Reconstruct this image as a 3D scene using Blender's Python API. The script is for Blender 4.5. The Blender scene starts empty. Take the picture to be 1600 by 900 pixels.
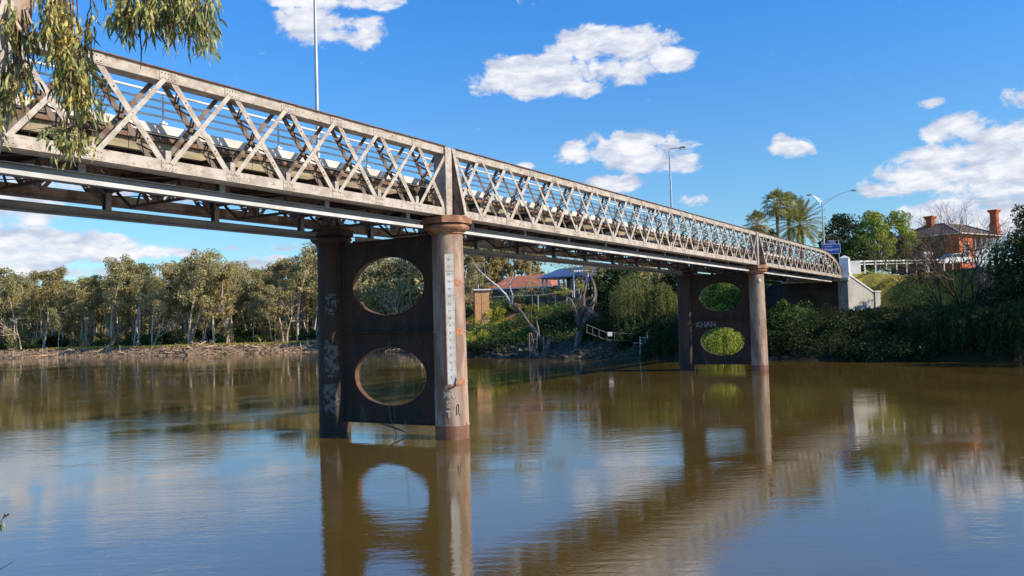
import bpy, math, random
import numpy as np
from mathutils import Vector, Matrix
R = math.radians
scene = bpy.context.scene
COL = scene.collection

# ------------------------------------------------------------------ camera
FPX, PITCH, ROLL, CAMZ = 1337.56, 0.0412, -0.0301, 4.4
F_ = np.array([0, math.cos(PITCH), math.sin(PITCH)]); R_ = np.array([1., 0, 0]); U_ = np.cross(R_, F_)
R2 = R_*math.cos(ROLL)+U_*math.sin(ROLL); U2 = -R_*math.sin(ROLL)+U_*math.cos(ROLL)
cd = bpy.data.cameras.new('camera'); cam = bpy.data.objects.new('camera', cd); COL.objects.link(cam)
cam.matrix_world = Matrix(((R2[0], U2[0], -F_[0], 0), (R2[1], U2[1], -F_[1], 0), (R2[2], U2[2], -F_[2], CAMZ), (0, 0, 0, 1)))
cd.sensor_width = 36; cd.lens = FPX*36/1600; cd.clip_start = .1; cd.clip_end = 5000
scene.camera = cam

def at(px, py, Y):
    d = F_+R2*(px-800)/FPX-U2*(py-450)/FPX
    return np.array([0, 0, CAMZ])+d*(Y/d[1])

# ------------------------------------------------------------------ light
SUN_AZ, SUN_EL = 111.0, 32.0
scene.view_settings.view_transform = 'Standard'; scene.view_settings.look = 'None'
scene.view_settings.exposure = 0.4; scene.view_settings.gamma = 1
sd = bpy.data.lights.new('sun', 'SUN'); sd.energy = 4.6; sd.angle = R(.53); sd.color = (1, .86, .68)
sun = bpy.data.objects.new('sun', sd); COL.objects.link(sun)
sv = Vector((math.cos(R(SUN_EL))*math.sin(R(SUN_AZ)), math.cos(R(SUN_EL))*math.cos(R(SUN_AZ)), math.sin(R(SUN_EL))))
sun.rotation_euler = sv.to_track_quat('Z', 'Y').to_euler(); sun.location = sv*200

class NT:
    """small node-tree helper"""
    def __init__(s, tree): s.t = tree; s.n = tree.nodes; s.l = tree.links
    def new(s, typ, **kw):
        nd = s.n.new(typ)
        for k, v in kw.items(): setattr(nd, k, v)
        return nd
    def put(s, sock, v):
        if isinstance(v, bpy.types.NodeSocket): s.l.new(v, sock)
        else:
            if hasattr(sock, 'default_value') and sock.type == 'RGBA' and len(v) == 3: v = (*v, 1)
            sock.default_value = v
    def math(s, op, a, b=None, c=None, clamp=False):
        nd = s.n.new('ShaderNodeMath'); nd.operation = op; nd.use_clamp = clamp
        s.put(nd.inputs[0], a)
        if b is not None: s.put(nd.inputs[1], b)
        if c is not None: s.put(nd.inputs[2], c)
        return nd.outputs[0]
    def mix(s, f, a, b, blend='MIX'):
        nd = s.n.new('ShaderNodeMix'); nd.data_type = 'RGBA'; nd.blend_type = blend
        s.put(nd.inputs[0], f); s.put(nd.inputs[6], a); s.put(nd.inputs[7], b)
        return nd.outputs[2]
    def noise(s, vec, scale, detail=4, rough=.55, dist=0):
        nd = s.n.new('ShaderNodeTexNoise'); s.put(nd.inputs['Vector'], vec)
        nd.inputs['Scale'].default_value = scale; nd.inputs['Detail'].default_value = detail
        nd.inputs['Roughness'].default_value = rough; nd.inputs['Distortion'].default_value = dist
        return nd.outputs['Fac']
    def sstep(s, v, lo, hi, a=0., b=1.):
        nd = s.n.new('ShaderNodeMapRange'); nd.interpolation_type = 'SMOOTHSTEP'
        s.put(nd.inputs[0], v); nd.inputs[1].default_value = lo; nd.inputs[2].default_value = hi
        nd.inputs[3].default_value = a; nd.inputs[4].default_value = b
        return nd.outputs[0]
    def vscale(s, v, sc):
        nd = s.n.new('ShaderNodeVectorMath'); nd.operation = 'MULTIPLY'; s.put(nd.inputs[0], v); nd.inputs[1].default_value = sc
        return nd.outputs[0]

world = bpy.data.worlds.new('World'); scene.world = world; world.use_nodes = True
w = NT(world.node_tree); w.n.clear()
sky = w.new('ShaderNodeTexSky', sky_type='NISHITA'); sky.sun_disc = False
sky.sun_elevation = R(SUN_EL); sky.sun_rotation = R(SUN_AZ); sky.air_density = 1.0; sky.dust_density = .25; sky.ozone_density = 2.2
geo = w.new('ShaderNodeTexCoord').outputs['Generated']
sep = w.new('ShaderNodeSeparateXYZ'); w.l.new(geo, sep.inputs[0])
az = w.math('ARCTAN2', sep.outputs[0], sep.outputs[1]); el = w.math('ARCSINE', sep.outputs[2])
nz = w.math('MULTIPLY_ADD', w.noise(w.vscale(geo, (1, 1, 1.5)), 22, 9, .62, .35), 1.0, -.5)
nbig = w.noise(w.vscale(geo, (1, 1, 1.8)), 24, 4, .55)
# clouds: centre px, radii px (in the photograph's scale), softness/strength
CL = [(520,2,95,14,1),(545,-12,95,20,1),(505,42,62,32,1),(560,48,38,24,.8),(455,25,26,10,.5),
 (820,118,78,28,1),(775,132,38,18,.7),(880,110,60,26,1),(930,72,70,28,1),(975,70,55,26,1),(915,138,30,15,.7),(960,105,65,22,.9),
 (1046,92,36,17,.9),(1043,60,18,11,.6),(1018,62,12,9,.6),
 (895,242,26,19,.8),(985,232,58,30,1),(1010,240,60,24,1),(1050,252,34,16,.8),(958,288,46,12,.7),(820,262,14,6,.4),
 (1222,228,16,12,.55),(1240,232,34,12,.5),(1218,216,10,6,.4),(1458,161,20,8,.7),(1573,125,14,5,.35),
 (1590,150,30,16,.5),
 (1500,200,50,20,1),(1560,215,70,28,.9),(1530,245,100,26,.9),(1600,245,100,36,.95),(1470,275,90,26,1),(1405,293,50,12,.9),(1600,285,110,26,.9),(1680,240,120,60,1),
 (1500,335,75,24,1),(1560,325,60,20,1),(1455,330,40,14,.9),(1620,330,80,30,1),(1510,360,110,20,.9),
 (80,380,130,20,1),(30,395,110,26,1),(170,392,110,16,1),(250,394,55,9,.8),(60,425,130,12,.8),(420,412,40,12,.8),(440,385,30,6,.4),(360,388,20,5,.4),(160,432,60,8,.5),
 (1090,312,35,8,.5),(780,360,60,14,.4),
 (215,275,185,34,1),(390,285,80,20,.95),(90,280,110,24,.9),
 (-150,300,180,60,1),(-400,150,200,80,1),(100,-260,260,70,1),(1500,-500,200,60,1)]
mask = None; shade = None
for cx, cy, rx, ry, stn in CL:
    d = at(cx, cy, 1.0)-np.array([0, 0, CAMZ]); d /= np.linalg.norm(d)
    a0 = math.atan2(d[0], d[1]); e0 = math.asin(d[2])
    k = 1/math.sqrt(1+((cx-800)/FPX)**2+((cy-450)/FPX)**2)
    ra, re = rx/FPX*k*1.12, ry/FPX*k*1.10
    u = w.math('MULTIPLY', w.math('SUBTRACT', az, a0), 1/ra); v = w.math('MULTIPLY', w.math('SUBTRACT', el, e0), 1/re)
    q = w.math('MULTIPLY_ADD', u, u, w.math('MULTIPLY', v, v))
    g = w.math('MULTIPLY_ADD', q, -1.0, 1.0)                       # 1 in the middle, 0 at the rim
    g = w.math('MAXIMUM', g, -2.2)
    g = w.math('MULTIPLY_ADD', g, stn, (stn-1)*.42)
    mask = g if mask is None else w.math('MAXIMUM', mask, g)
f = w.math('MULTIPLY_ADD', nz, 5.0, w.math('ADD', mask, .26))
dens = w.sstep(f, -.02, .80)
lit = w.sstep(w.math('MULTIPLY_ADD', w.noise(w.vscale(geo, (1, 1, 2.6)), 30, 5, .55, .3), 1.1, w.math('MULTIPLY', f, -.10)), .15, .72, 1, 0)
ccol = w.mix(lit, (.40, .44, .56), (.80, .80, .81))
grade = w.mix(w.sstep(el, -.05, .55), (.56, .74, .80), (.20, .80, 1.42))
skyc = w.mix(1.0, sky.outputs[0], grade, 'MULTIPLY')
bs = w.new('ShaderNodeBackground'); w.put(bs.inputs[0], skyc); bs.inputs[1].default_value = .13
bc = w.new('ShaderNodeBackground'); w.put(bc.inputs[0], ccol); bc.inputs[1].default_value = 1.0
ms = w.new('ShaderNodeMixShader'); w.l.new(w.math('MULTIPLY', dens, .95), ms.inputs[0]); w.l.new(bs.outputs[0], ms.inputs[1]); w.l.new(bc.outputs[0], ms.inputs[2])
wo = w.new('ShaderNodeOutputWorld'); w.l.new(ms.outputs[0], wo.inputs[0])

# ------------------------------------------------------------------ materials
MATS = {}
def mat(name, col, rough=.7, metal=0., col2=None, scale=3., lo=.4, hi=.62, col3=None, scale3=12., lo3=.55, hi3=.7, stretch=(1, 1, 1), bump=0., bscale=20., spec=.4, coords='Object', island=0., trans=0.):
    m = bpy.data.materials.new(name); m.use_nodes = True; t = NT(m.node_tree)
    b = t.n['Principled BSDF']; b.inputs['Roughness'].default_value = rough; b.inputs['Metallic'].default_value = metal
    b.inputs['Specular IOR Level'].default_value = spec
    v = t.vscale(t.new('ShaderNodeTexCoord').outputs[coords], stretch)
    c = (*col, 1)
    if col2: c = t.mix(t.sstep(t.noise(v, scale, 5), lo, hi), c, (*col2, 1))
    if col3: c = t.mix(t.sstep(t.noise(v, scale3, 6, .65), lo3, hi3), c, (*col3, 1))
    if island:
        rnd = t.new('ShaderNodeNewGeometry').outputs['Random Per Island']
        hv = t.new('ShaderNodeHueSaturation'); t.put(hv.inputs['Color'], c)
        t.put(hv.inputs['Value'], t.math('MULTIPLY_ADD', rnd, island*2, 1-island))
        t.put(hv.inputs['Hue'], t.math('MULTIPLY_ADD', t.math('FRACT', t.math('MULTIPLY', rnd, 17.3)), .05, .475))
        c = hv.outputs[0]
    t.put(b.inputs['Base Color'], c)
    if bump:
        bn = t.new('ShaderNodeBump'); bn.inputs['Strength'].default_value = bump; bn.inputs['Distance'].default_value = .03
        t.put(bn.inputs['Height'], t.noise(v, bscale, 5, .6)); t.l.new(bn.outputs[0], b.inputs['Normal'])
    if trans:
        tr = t.new('ShaderNodeBsdfTranslucent'); t.put(tr.inputs[0], c); mx = t.new('ShaderNodeMixShader'); mx.inputs[0].default_value = trans
        t.l.new(b.outputs[0], mx.inputs[1]); t.l.new(tr.outputs[0], mx.inputs[2]); t.l.new(mx.outputs[0], t.n['Material Output'].inputs[0])
    MATS[name] = m
    return m

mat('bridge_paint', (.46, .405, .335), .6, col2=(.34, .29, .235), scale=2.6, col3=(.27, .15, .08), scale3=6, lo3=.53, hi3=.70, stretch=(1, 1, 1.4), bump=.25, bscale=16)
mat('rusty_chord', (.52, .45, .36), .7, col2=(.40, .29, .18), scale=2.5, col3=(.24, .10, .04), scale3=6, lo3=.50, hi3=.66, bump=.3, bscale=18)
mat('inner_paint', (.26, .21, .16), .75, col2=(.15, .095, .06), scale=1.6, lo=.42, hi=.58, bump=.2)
mat('shaded_rust', (.20, .155, .12), .8, col2=(.11, .07, .045), scale=2, lo=.42, hi=.58)
mat('sunlit_flange', (.58, .57, .55), .6, col2=(.42, .41, .39), scale=.8, stretch=(1, 1, 1))  # pale colour standing in for sun on the near lower flange
mat('cover_rust', (.14, .07, .045), .8, col2=(.22, .12, .08), scale=4, bump=.4)
mat('under_steel', (.065, .048, .038), .8, col2=(.12, .07, .04), scale=2, col3=(.20, .14, .08), scale3=3, lo3=.58, hi3=.72)
mat('grey_girder', (.24, .235, .225), .6, .1, col2=(.17, .165, .16), scale=1.2, col3=(.22, .19, .16), scale3=3, lo3=.58, hi3=.72, stretch=(.5, 1, 2))
mat('white_kerb', (.66, .63, .58), .7, col2=(.54, .50, .45), scale=1.5, bump=.2)
mat('rail_paint', (.80, .78, .74), .5, col2=(.62, .5, .38), scale=1.3, lo=.55, hi=.66)
mat('deck_timber', (.14, .085, .055), .85, col2=(.24, .14, .09), scale=9, stretch=(1, .2, .2), bump=.4)
mat('stringer_timber', (.34, .29, .18), .85, col2=(.22, .18, .11), scale=1.5, stretch=(.4, 1, 2), bump=.3)
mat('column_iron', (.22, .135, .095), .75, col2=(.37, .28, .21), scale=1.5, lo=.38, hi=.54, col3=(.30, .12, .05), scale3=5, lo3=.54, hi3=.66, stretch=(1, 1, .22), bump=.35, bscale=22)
mat('column_iron_low', (.15, .065, .035), .6, col2=(.20, .10, .06), scale=2, col3=(.36, .2, .12), scale3=6, stretch=(1, 1, .4), bump=.4)
mat('capital_rust', (.36, .19, .10), .75, col2=(.24, .11, .06), scale=3, bump=.3)
mat('rivet_rust', (.42, .20, .10), .7, col2=(.3, .13, .07), scale=8)
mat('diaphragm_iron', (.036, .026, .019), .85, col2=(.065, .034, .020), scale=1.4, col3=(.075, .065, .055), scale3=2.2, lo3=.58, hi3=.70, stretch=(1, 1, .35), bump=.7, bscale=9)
mat('rim_rust', (.16, .075, .04), .85, col2=(.09, .05, .035), scale=4, bump=.3)
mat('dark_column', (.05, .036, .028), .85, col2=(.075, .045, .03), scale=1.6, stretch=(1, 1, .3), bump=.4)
mat('peeled_patch', (.16, .15, .14), .85, col2=(.055, .038, .03), scale=5, lo=.42, hi=.6, bump=.3)
mat('board_white', (.68, .67, .62), .6, col2=(.55, .51, .44), scale=2.5, col3=(.4, .28, .18), scale3=6, lo3=.62, hi3=.75)
mat('board_edge', (.38, .17, .07), .8, col2=(.25, .1, .04), scale=5)
mat('ink', (.03, .03, .035), .7); mat('faded_ink', (.17, .16, .15), .8)
mat('spray_cream', (.46, .39, .29), .8, col2=(.2, .13, .09), scale=6, lo=.60, hi=.70); mat('spray_grey', (.22, .21, .2), .8, col2=(.06, .05, .05), scale=5, lo=.58, hi=.68)
mat('concrete', (.55, .53, .47), .85, col2=(.42, .41, .37), scale=.9, col3=(.33, .31, .27), scale3=2, lo3=.58, hi3=.72, stretch=(1, 1, .5), bump=.2)
mat('concrete_base', (.30, .32, .35), .85, col2=(.2, .215, .235), scale=1.2, bump=.2)
mat('white_paint', (.80, .79, .76), .6, col2=(.7, .69, .65), scale=2)
mat('galvanised', (.50, .50, .49), .4, .5, col2=(.42, .42, .42), scale=1)
mat('lamp_glass', (.75, .75, .72), .2)
mat('lamp_grey', (.20, .20, .21), .5)
mat('asphalt', (.055, .055, .056), .9, col2=(.07, .07, .07), scale=3, bump=.3)
mat('brick', (.52, .13, .055), .85, col2=(.40, .09, .04), scale=2, bump=.3)
mat('slate', (.19, .145, .115), .9, spec=.08, col2=(.11, .09, .08), scale=2, stretch=(1, 1, 3), bump=.3)
mat('wall_dark', (.13, .11, .09), .8, col2=(.09, .08, .07), scale=2)
mat('shaded_concrete', (.05, .05, .048), .9, col2=(.03, .03, .028), scale=.8, bump=.2)  # darker concrete: the shade under the deck put into the colour
mat('bluewall', (.36, .42, .52), .8, col2=(.3, .35, .44), scale=1)
mat('window_glass', (.02, .025, .03), .08, spec=.6)
mat('terracotta', (.44, .16, .09), .8, col2=(.34, .12, .07), scale=2, stretch=(1, 1, 4), bump=.3)
mat('tan_wall', (.60, .35, .16), .85, col2=(.5, .27, .12), scale=2)
mat('blue_roof', (.10, .15, .27), .35, .2, col2=(.08, .12, .22), scale=1)
mat('grey_post', (.30, .33, .38), .6)
mat('blue_sign', (.02, .06, .34), .5); mat('blue_cloth', (.03, .08, .42), .7)
mat('car_white', (.75, .75, .75), .25, spec=.6); mat('tyre', (.02, .02, .02), .8)
mat('leaf_gum', (0.43, 0.37, 0.17), .85, spec=.12, island=.5, trans=.28, col2=(0.31, 0.285, 0.13), scale=.16, lo=.45, hi=.56)
mat('leaf_gum_gold', (.44, .345, .14), .85, spec=.12, island=.42, trans=.28, col2=(0.202, 0.178, 0.070), scale=.2)
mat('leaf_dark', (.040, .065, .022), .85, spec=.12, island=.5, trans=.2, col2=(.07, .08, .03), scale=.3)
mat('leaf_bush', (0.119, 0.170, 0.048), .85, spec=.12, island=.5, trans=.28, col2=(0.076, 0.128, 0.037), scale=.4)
mat('leaf_lime', (.48, .44, .055), .85, spec=.12, island=.4, trans=.3, col2=(.25, .30, .05), scale=.5)
mat('leaf_bright', (.30, .37, .07), .85, spec=.12, island=.45, trans=.34, col2=(.38, .40, .09), scale=.4)
mat('leaf_willow', (0.255, 0.255, 0.075), .85, spec=.12, island=.4, trans=.3, col2=(0.180, 0.195, 0.060), scale=.5)
mat('leaf_near', (.50, .44, .13), .45, island=.6, trans=.34, spec=.45, col2=(.30, .33, .11), scale=4)
mat('blossom', (.48, .24, .04), .7, island=.4, trans=.2)
mat('twig', (.13, .06, .04), .8)
mat('bark_pale', (.50, .41, .32), .85, col2=(.28, .21, .15), scale=1.2, lo=.45, hi=.6, stretch=(1, 1, .25), bump=.3)
mat('bark_white', (.58, .53, .47), .8, col2=(.4, .35, .3), scale=1.5, stretch=(1, 1, .3))
mat('bark_near', (.55, .47, .40), .8, col2=(.42, .31, .24), scale=2.2, stretch=(1, 1, .3), col3=(.24, .15, .1), scale3=5, lo3=.55, hi3=.66, bump=.5, bscale=14)
mat('bark_grey', (.10, .08, .068), .9, col2=(.19, .145, .11), scale=2, stretch=(1, 1, .3), bump=.5)
mat('bark_dark', (.07, .055, .045), .9, col2=(.1, .075, .06), scale=3)
mat('bark_twiggy', (.12, .075, .045), .9, col2=(.17, .11, .07), scale=1)
mat('palm_leaf', (.24, .27, .08), .6, island=.5, trans=.25, col2=(.40, .33, .12), scale=.8)
mat('palm_skirt', (0.532, 0.364, 0.168), .8, island=.35, trans=.15)
mat('palm_trunk', (.26, .17, .115), .9, col2=(.17, .11, .08), scale=5, stretch=(1, 1, 3), bump=.5)
mat('driftwood', (.50, .37, .25), .85, col2=(.3, .2, .13), scale=2, stretch=(1, 1, 1), bump=.3)
mat('clay', (.34, .235, .145), .95, col2=(.16, .105, .065), scale=1.5, bump=.5, island=.4)
mat('rock', (.075, .058, .042), .95, col2=(.13, .10, .07), scale=2, bump=.5, island=.35)
mat('grass_blade', (.42, .34, .07), .7, island=.4, trans=.3, col2=(.26, .25, .06), scale=.3)
mat('slat_grey', (.4, .38, .34), .8)

# ------------------------------------------------------------------ mesh helpers
def Vn(a): a = np.array(a, float); return a/(np.linalg.norm(a)+1e-12)
class MB:
    def __init__(s): s.v = []; s.f = []; s.q = []          # q: numpy quad blocks (n,4,3)
    def add(s, vs, fs):
        o = len(s.v); s.v.extend([tuple(map(float, x)) for x in vs]); s.f.extend([tuple(i+o for i in f) for f in fs])
    def box(s, x0, x1, y0, y1, z0, z1):
        s.add([(x0,y0,z0),(x1,y0,z0),(x1,y1,z0),(x0,y1,z0),(x0,y0,z1),(x1,y0,z1),(x1,y1,z1),(x0,y1,z1)],
              [(0,3,2,1),(4,5,6,7),(0,1,5,4),(1,2,6,5),(2,3,7,6),(3,0,4,7)]); return s
    def bar(s, p, q, wd, th, side=(0, 1, 0)):
        """box from p to q; th measured along `side`, wd across"""
        p = np.array(p, float); q = np.array(q, float); d = Vn(q-p); n = Vn(np.array(side, float)-d*np.dot(side, d)); u = np.cross(d, n)
        vs = [e+u*a*wd/2+n*b*th/2 for e in (p, q) for a, b in ((-1,-1),(1,-1),(1,1),(-1,1))]
        s.add(vs, [(3,2,1,0),(4,5,6,7),(0,1,5,4),(1,2,6,5),(2,3,7,6),(3,0,4,7)]); return s
    def prism(s, pts, ext):
        """closed polygon pts (3D) extruded by vector ext"""
        n = len(pts); pts = [np.array(p, float) for p in pts]; e = np.array(ext, float)
        s.add(pts+[p+e for p in pts], [tuple(range(n))[::-1], tuple(range(n, 2*n))]+[(i, (i+1)%n, n+(i+1)%n, n+i) for i in range(n)]); return s
    def tube(s, pts, rad, n=6, cap=True):
        pts = [np.array(p, float) for p in pts]; m = len(pts)
        if not hasattr(rad, '__len__'): rad = [rad]*m
        d0 = Vn(pts[1]-pts[0]); ref = np.array([0, 0, 1.]) if abs(d0[2]) < .9 else np.array([1., 0, 0])
        u = Vn(np.cross(d0, ref)); o = len(s.v)
        for i, p in enumerate(pts):
            d = Vn(pts[min(i+1, m-1)]-pts[max(i-1, 0)]); u = Vn(u-d*np.dot(u, d)); w_ = np.cross(d, u)
            for k in range(n):
                a = 2*math.pi*k/n; s.v.append(tuple(p+(u*math.cos(a)+w_*math.sin(a))*rad[i]))
        for i in range(m-1):
            for k in range(n):
                a = o+i*n+k; b = o+i*n+(k+1)%n; s.f.append((a, b, b+n, a+n))
        if cap: s.f.append(tuple(o+k for k in range(n))[::-1]); s.f.append(tuple(o+(m-1)*n+k for k in range(n)))
        return s
    def lathe(s, prof, n=32, c=(0, 0)):
        o = len(s.v); m = len(prof)
        for r, z in prof:
            for k in range(n):
                a = 2*math.pi*k/n; s.v.append((c[0]+r*math.cos(a), c[1]+r*math.sin(a), z))
        for i in range(m-1):
            for k in range(n):
                a = o+i*n+k; b = o+i*n+(k+1)%n; s.f.append((a, b, b+n, a+n))
        s.f.append(tuple(o+k for k in range(n))[::-1]); s.f.append(tuple(o+(m-1)*n+k for k in range(n))); return s
    def dome(s, c, nrm, r):
        nrm = Vn(nrm); ref = np.array([0, 0, 1.]) if abs(nrm[2]) < .9 else np.array([1., 0, 0]); u = Vn(np.cross(nrm, ref)); w_ = np.cross(nrm, u); c = np.array(c, float)
        vs = [c+(u*math.cos(a)+w_*math.sin(a))*r for a in [k*math.pi/3 for k in range(6)]]+[c+nrm*r*.7+(u*math.cos(a)+w_*math.sin(a))*r*.5 for a in [k*math.pi/3 for k in range(6)]]
        s.add(vs, [(k, (k+1)%6, 6+(k+1)%6, 6+k) for k in range(6)]+[tuple(range(6, 12))]); return s
    def quads(s, arr): s.q.append(np.asarray(arr, float)); return s
    def build(s, name, m, parent=None, smooth=False, shrink=None):
        me = bpy.data.meshes.new(name)
        if s.q:
            Q = np.concatenate(s.q); nq = len(Q); nv = len(s.v)
            co = np.concatenate([np.array(s.v, float).reshape(-1, 3), Q.reshape(-1, 3)])
            loops = [i for f in s.f for i in f]; sizes = [len(f) for f in s.f]
            loops = np.concatenate([np.array(loops, int).reshape(-1), np.arange(nv, nv+4*nq)]); sizes = np.concatenate([np.array(sizes, int).reshape(-1), np.full(nq, 4)])
            me.vertices.add(len(co)); me.vertices.foreach_set('co', co.ravel()); me.loops.add(len(loops)); me.loops.foreach_set('vertex_index', loops.astype(np.int32))
            me.polygons.add(len(sizes)); me.polygons.foreach_set('loop_start', (np.cumsum(sizes)-sizes).astype(np.int32)); me.polygons.foreach_set('loop_total', sizes.astype(np.int32))
            me.update(calc_edges=True)
        else:
            me.from_pydata(s.v, [], s.f)
        me.materials.append(MATS[m] if isinstance(m, str) else m)
        if hasattr(s, 'inner'):                               # inner flats, lacing, raking webs: shade painted in as a darker rusty colour
            me.materials.append(MATS['shaded_rust'])
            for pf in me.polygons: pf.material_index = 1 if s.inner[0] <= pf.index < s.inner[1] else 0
        if smooth:
            me.polygons.foreach_set('use_smooth', [True]*len(me.polygons))
        o = bpy.data.objects.new(name, me); COL.objects.link(o)
        if parent: o.parent = parent
        return o
def smooth_angle(o, deg=35):
    me = o.data; me.polygons.foreach_set('use_smooth', [True]*len(me.polygons))
    try: me.set_sharp_from_angle(angle=R(deg))
    except Exception: pass
    return o
def tag(o, label=None, cat=None, group=None, kind=None):
    if label: o['label'] = label
    if cat: o['category'] = cat
    if group: o['group'] = group
    if kind: o['kind'] = kind
    return o
def empty(name, loc=(0, 0, 0), rot=(0, 0, 0)):
    o = bpy.data.objects.new(name, None); COL.objects.link(o); o.location = loc; o.rotation_euler = rot; o.empty_display_size = .5
    return o
def copy_tree(o, parent=None):
    c = o.copy(); COL.objects.link(c); c.parent = parent
    for ch in list(o.children): copy_tree(ch, c)
    return c
def text_flat(body, size, bold=0.0):
    cu = bpy.data.curves.new('lettering', 'FONT'); cu.body = body; cu.size = size; cu.offset = bold; cu.align_x = 'CENTER'; cu.align_y = 'CENTER'
    cu.fill_mode = 'FRONT'; o = bpy.data.objects.new('lettering', cu); COL.objects.link(o)
    dg = bpy.context.evaluated_depsgraph_get(); dg.update()
    me = bpy.data.meshes.new_from_object(o.evaluated_get(dg)); vs = [tuple(v.co) for v in me.vertices]; fs = [tuple(p.vertices) for p in me.polygons]
    bpy.data.objects.remove(o); bpy.data.curves.remove(cu); bpy.data.meshes.remove(me)
    return vs, fs

# ------------------------------------------------------------------ terrain
SHORE = np.array([(600,-260),(200,-10),(110,34),(70,56),(42.9,72.2),(34.6,78),(27.6,83),(16.9,92),(4.4,104.5),(-5.5,115.5),(-15,134),(-23.5,155),(-38.9,166.5),(-71,172.5),(-115,192),(-200,226),(-420,280),(-900,400)], float)
NEAR = np.array([(-900,-40),(-300,-20),(-60,0),(-14,8.5),(0,10.2),(12,9.6),(40,-6),(120,-60),(400,-260),(900,-600)], float)
def sdist(x, y, poly, sgn):
    x = np.asarray(x, float); y = np.asarray(y, float); best = np.full(x.shape, 1e9); sg = np.zeros(x.shape)
    for (ax, ay), (bx, by) in zip(poly[:-1], poly[1:]):
        dx, dy = bx-ax, by-ay; t = np.clip(((x-ax)*dx+(y-ay)*dy)/(dx*dx+dy*dy), 0, 1)
        d = np.hypot(x-ax-t*dx, y-ay-t*dy); cr = (dx*(y-ay)-dy*(x-ax)); m = d < best-1e-9
        best = np.where(m, d, best); sg = np.where(m, np.sign(cr), sg)
    return best*sg*sgn
def vnoise(x, y, s):
    x = np.asarray(x, float)/s; y = np.asarray(y, float)/s
    return (np.sin(x*1.7+2.1*np.sin(y*.9))+np.sin(y*2.3+1.3*np.sin(x*1.1)+1)+np.sin((x+y)*1.3+.5))/3
BYAW = .5543
BD = np.array([math.sin(BYAW), math.cos(BYAW)]); BT = np.array([-math.cos(BYAW), math.sin(BYAW)]); P1 = np.array([-2.4915, 33.6075])
def bl(x, y):
    """world -> bridge s,t"""
    dx = np.asarray(x, float)-P1[0]; dy = np.asarray(y, float)-P1[1]; return dx*BD[0]+dy*BD[1], dx*BT[0]+dy*BT[1]
def th(x, y):
    x = np.asarray(x, float); y = np.asarray(y, float)
    d = sdist(x, y, SHORE, -1)+vnoise(x, y, 3.1)*.45
    k = np.clip((x+34)/27, 0, 1); k = k*k*(3-2*k)
    top = 1.7+(7.7+np.clip((x-5)/20, 0, 1)*.8-2.0+.2)*k+np.clip((x-45)/25, 0, 1)*.9*k
    width = 4+16*k
    u = np.clip(d/width, 0, 1); prof = np.where(u < .12, u/.12*.17, .17+(u-.12)/.88*.83); prof = np.where(u < .5, prof, 1-(1-prof)*(1-((u-.5)*2)**2*.25))
    far = top*prof+np.clip(d-width, 0, 60)*.012+vnoise(x, y, 7)*.12*np.clip(d, 0, 1)
    far = np.where(d < 0, np.maximum(-3, d*.35), far)
    s, t = bl(x, y)                                              # level pad for the road
    road = np.clip((s-76)/3, 0, 1)*np.clip((9-np.abs(t-3.1))/4, 0, 1)
    far = far*(1-road)+9.55*road
    e_ = (s-77.25)*.77-(t+.75)*.64; q_ = (s-77.25)*.64+(t+.75)*.77                      # along / behind the splayed wing wall
    front = np.where(t < -.75, q_ < .75, s < 78.5)
    capf = 4.2+np.clip(e_-5.0, 0, 9)*1.2*(t < 0)+np.clip(t-11.2, 0, 9)*1.3                # ground in front of the wing walls
    capb = 8.9-.56*np.clip(e_, 0, 4.2)+np.clip(e_-5, 0, 9)*.8+np.clip(q_-2, 0, 12)*.45      # embankment behind them
    far = np.where(front, np.minimum(far, np.maximum(capf, 0)), np.where(t < 0, np.minimum(far, capb), far))
    dn = sdist(x, y, NEAR, -1); near = np.where(dn < 0, np.maximum(-3, dn*.4), 2.9*np.clip(dn/5, 0, 1)+np.clip(dn-8, 0, 80)*.07)
    return np.where(y+.35*np.abs(x) > 40, far, np.where(d > -5, far, near))
def gz(x, y): return float(th(np.array([x]), np.array([y]))[0])

xs = np.concatenate([np.linspace(-2500, -260, 16), np.linspace(-245, -135, 22), np.linspace(-132, 92, 225), np.linspace(96, 240, 25), np.linspace(270, 2500, 16)])
ys = np.concatenate([np.linspace(-1500, -120, 10), np.linspace(-100, 4, 20), np.linspace(6, 60, 30), np.linspace(61, 215, 155), np.linspace(220, 420, 24), np.linspace(460, 3500, 18)])
X, Y = np.meshgrid(xs, ys); Z = th(X, Y); nx, ny = len(xs), len(ys)
mbt = MB(); idx = np.arange(nx*ny).reshape(ny, nx)
co = np.stack([X, Y, Z], -1).reshape(-1, 3)
me = bpy.data.meshes.new('ground'); fq = np.stack([idx[:-1, :-1], idx[:-1, 1:], idx[1:, 1:], idx[1:, :-1]], -1).reshape(-1, 4)
me.from_pydata(co.tolist(), [], fq.tolist()); me.polygons.foreach_set('use_smooth', [True]*len(me.polygons))
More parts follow.
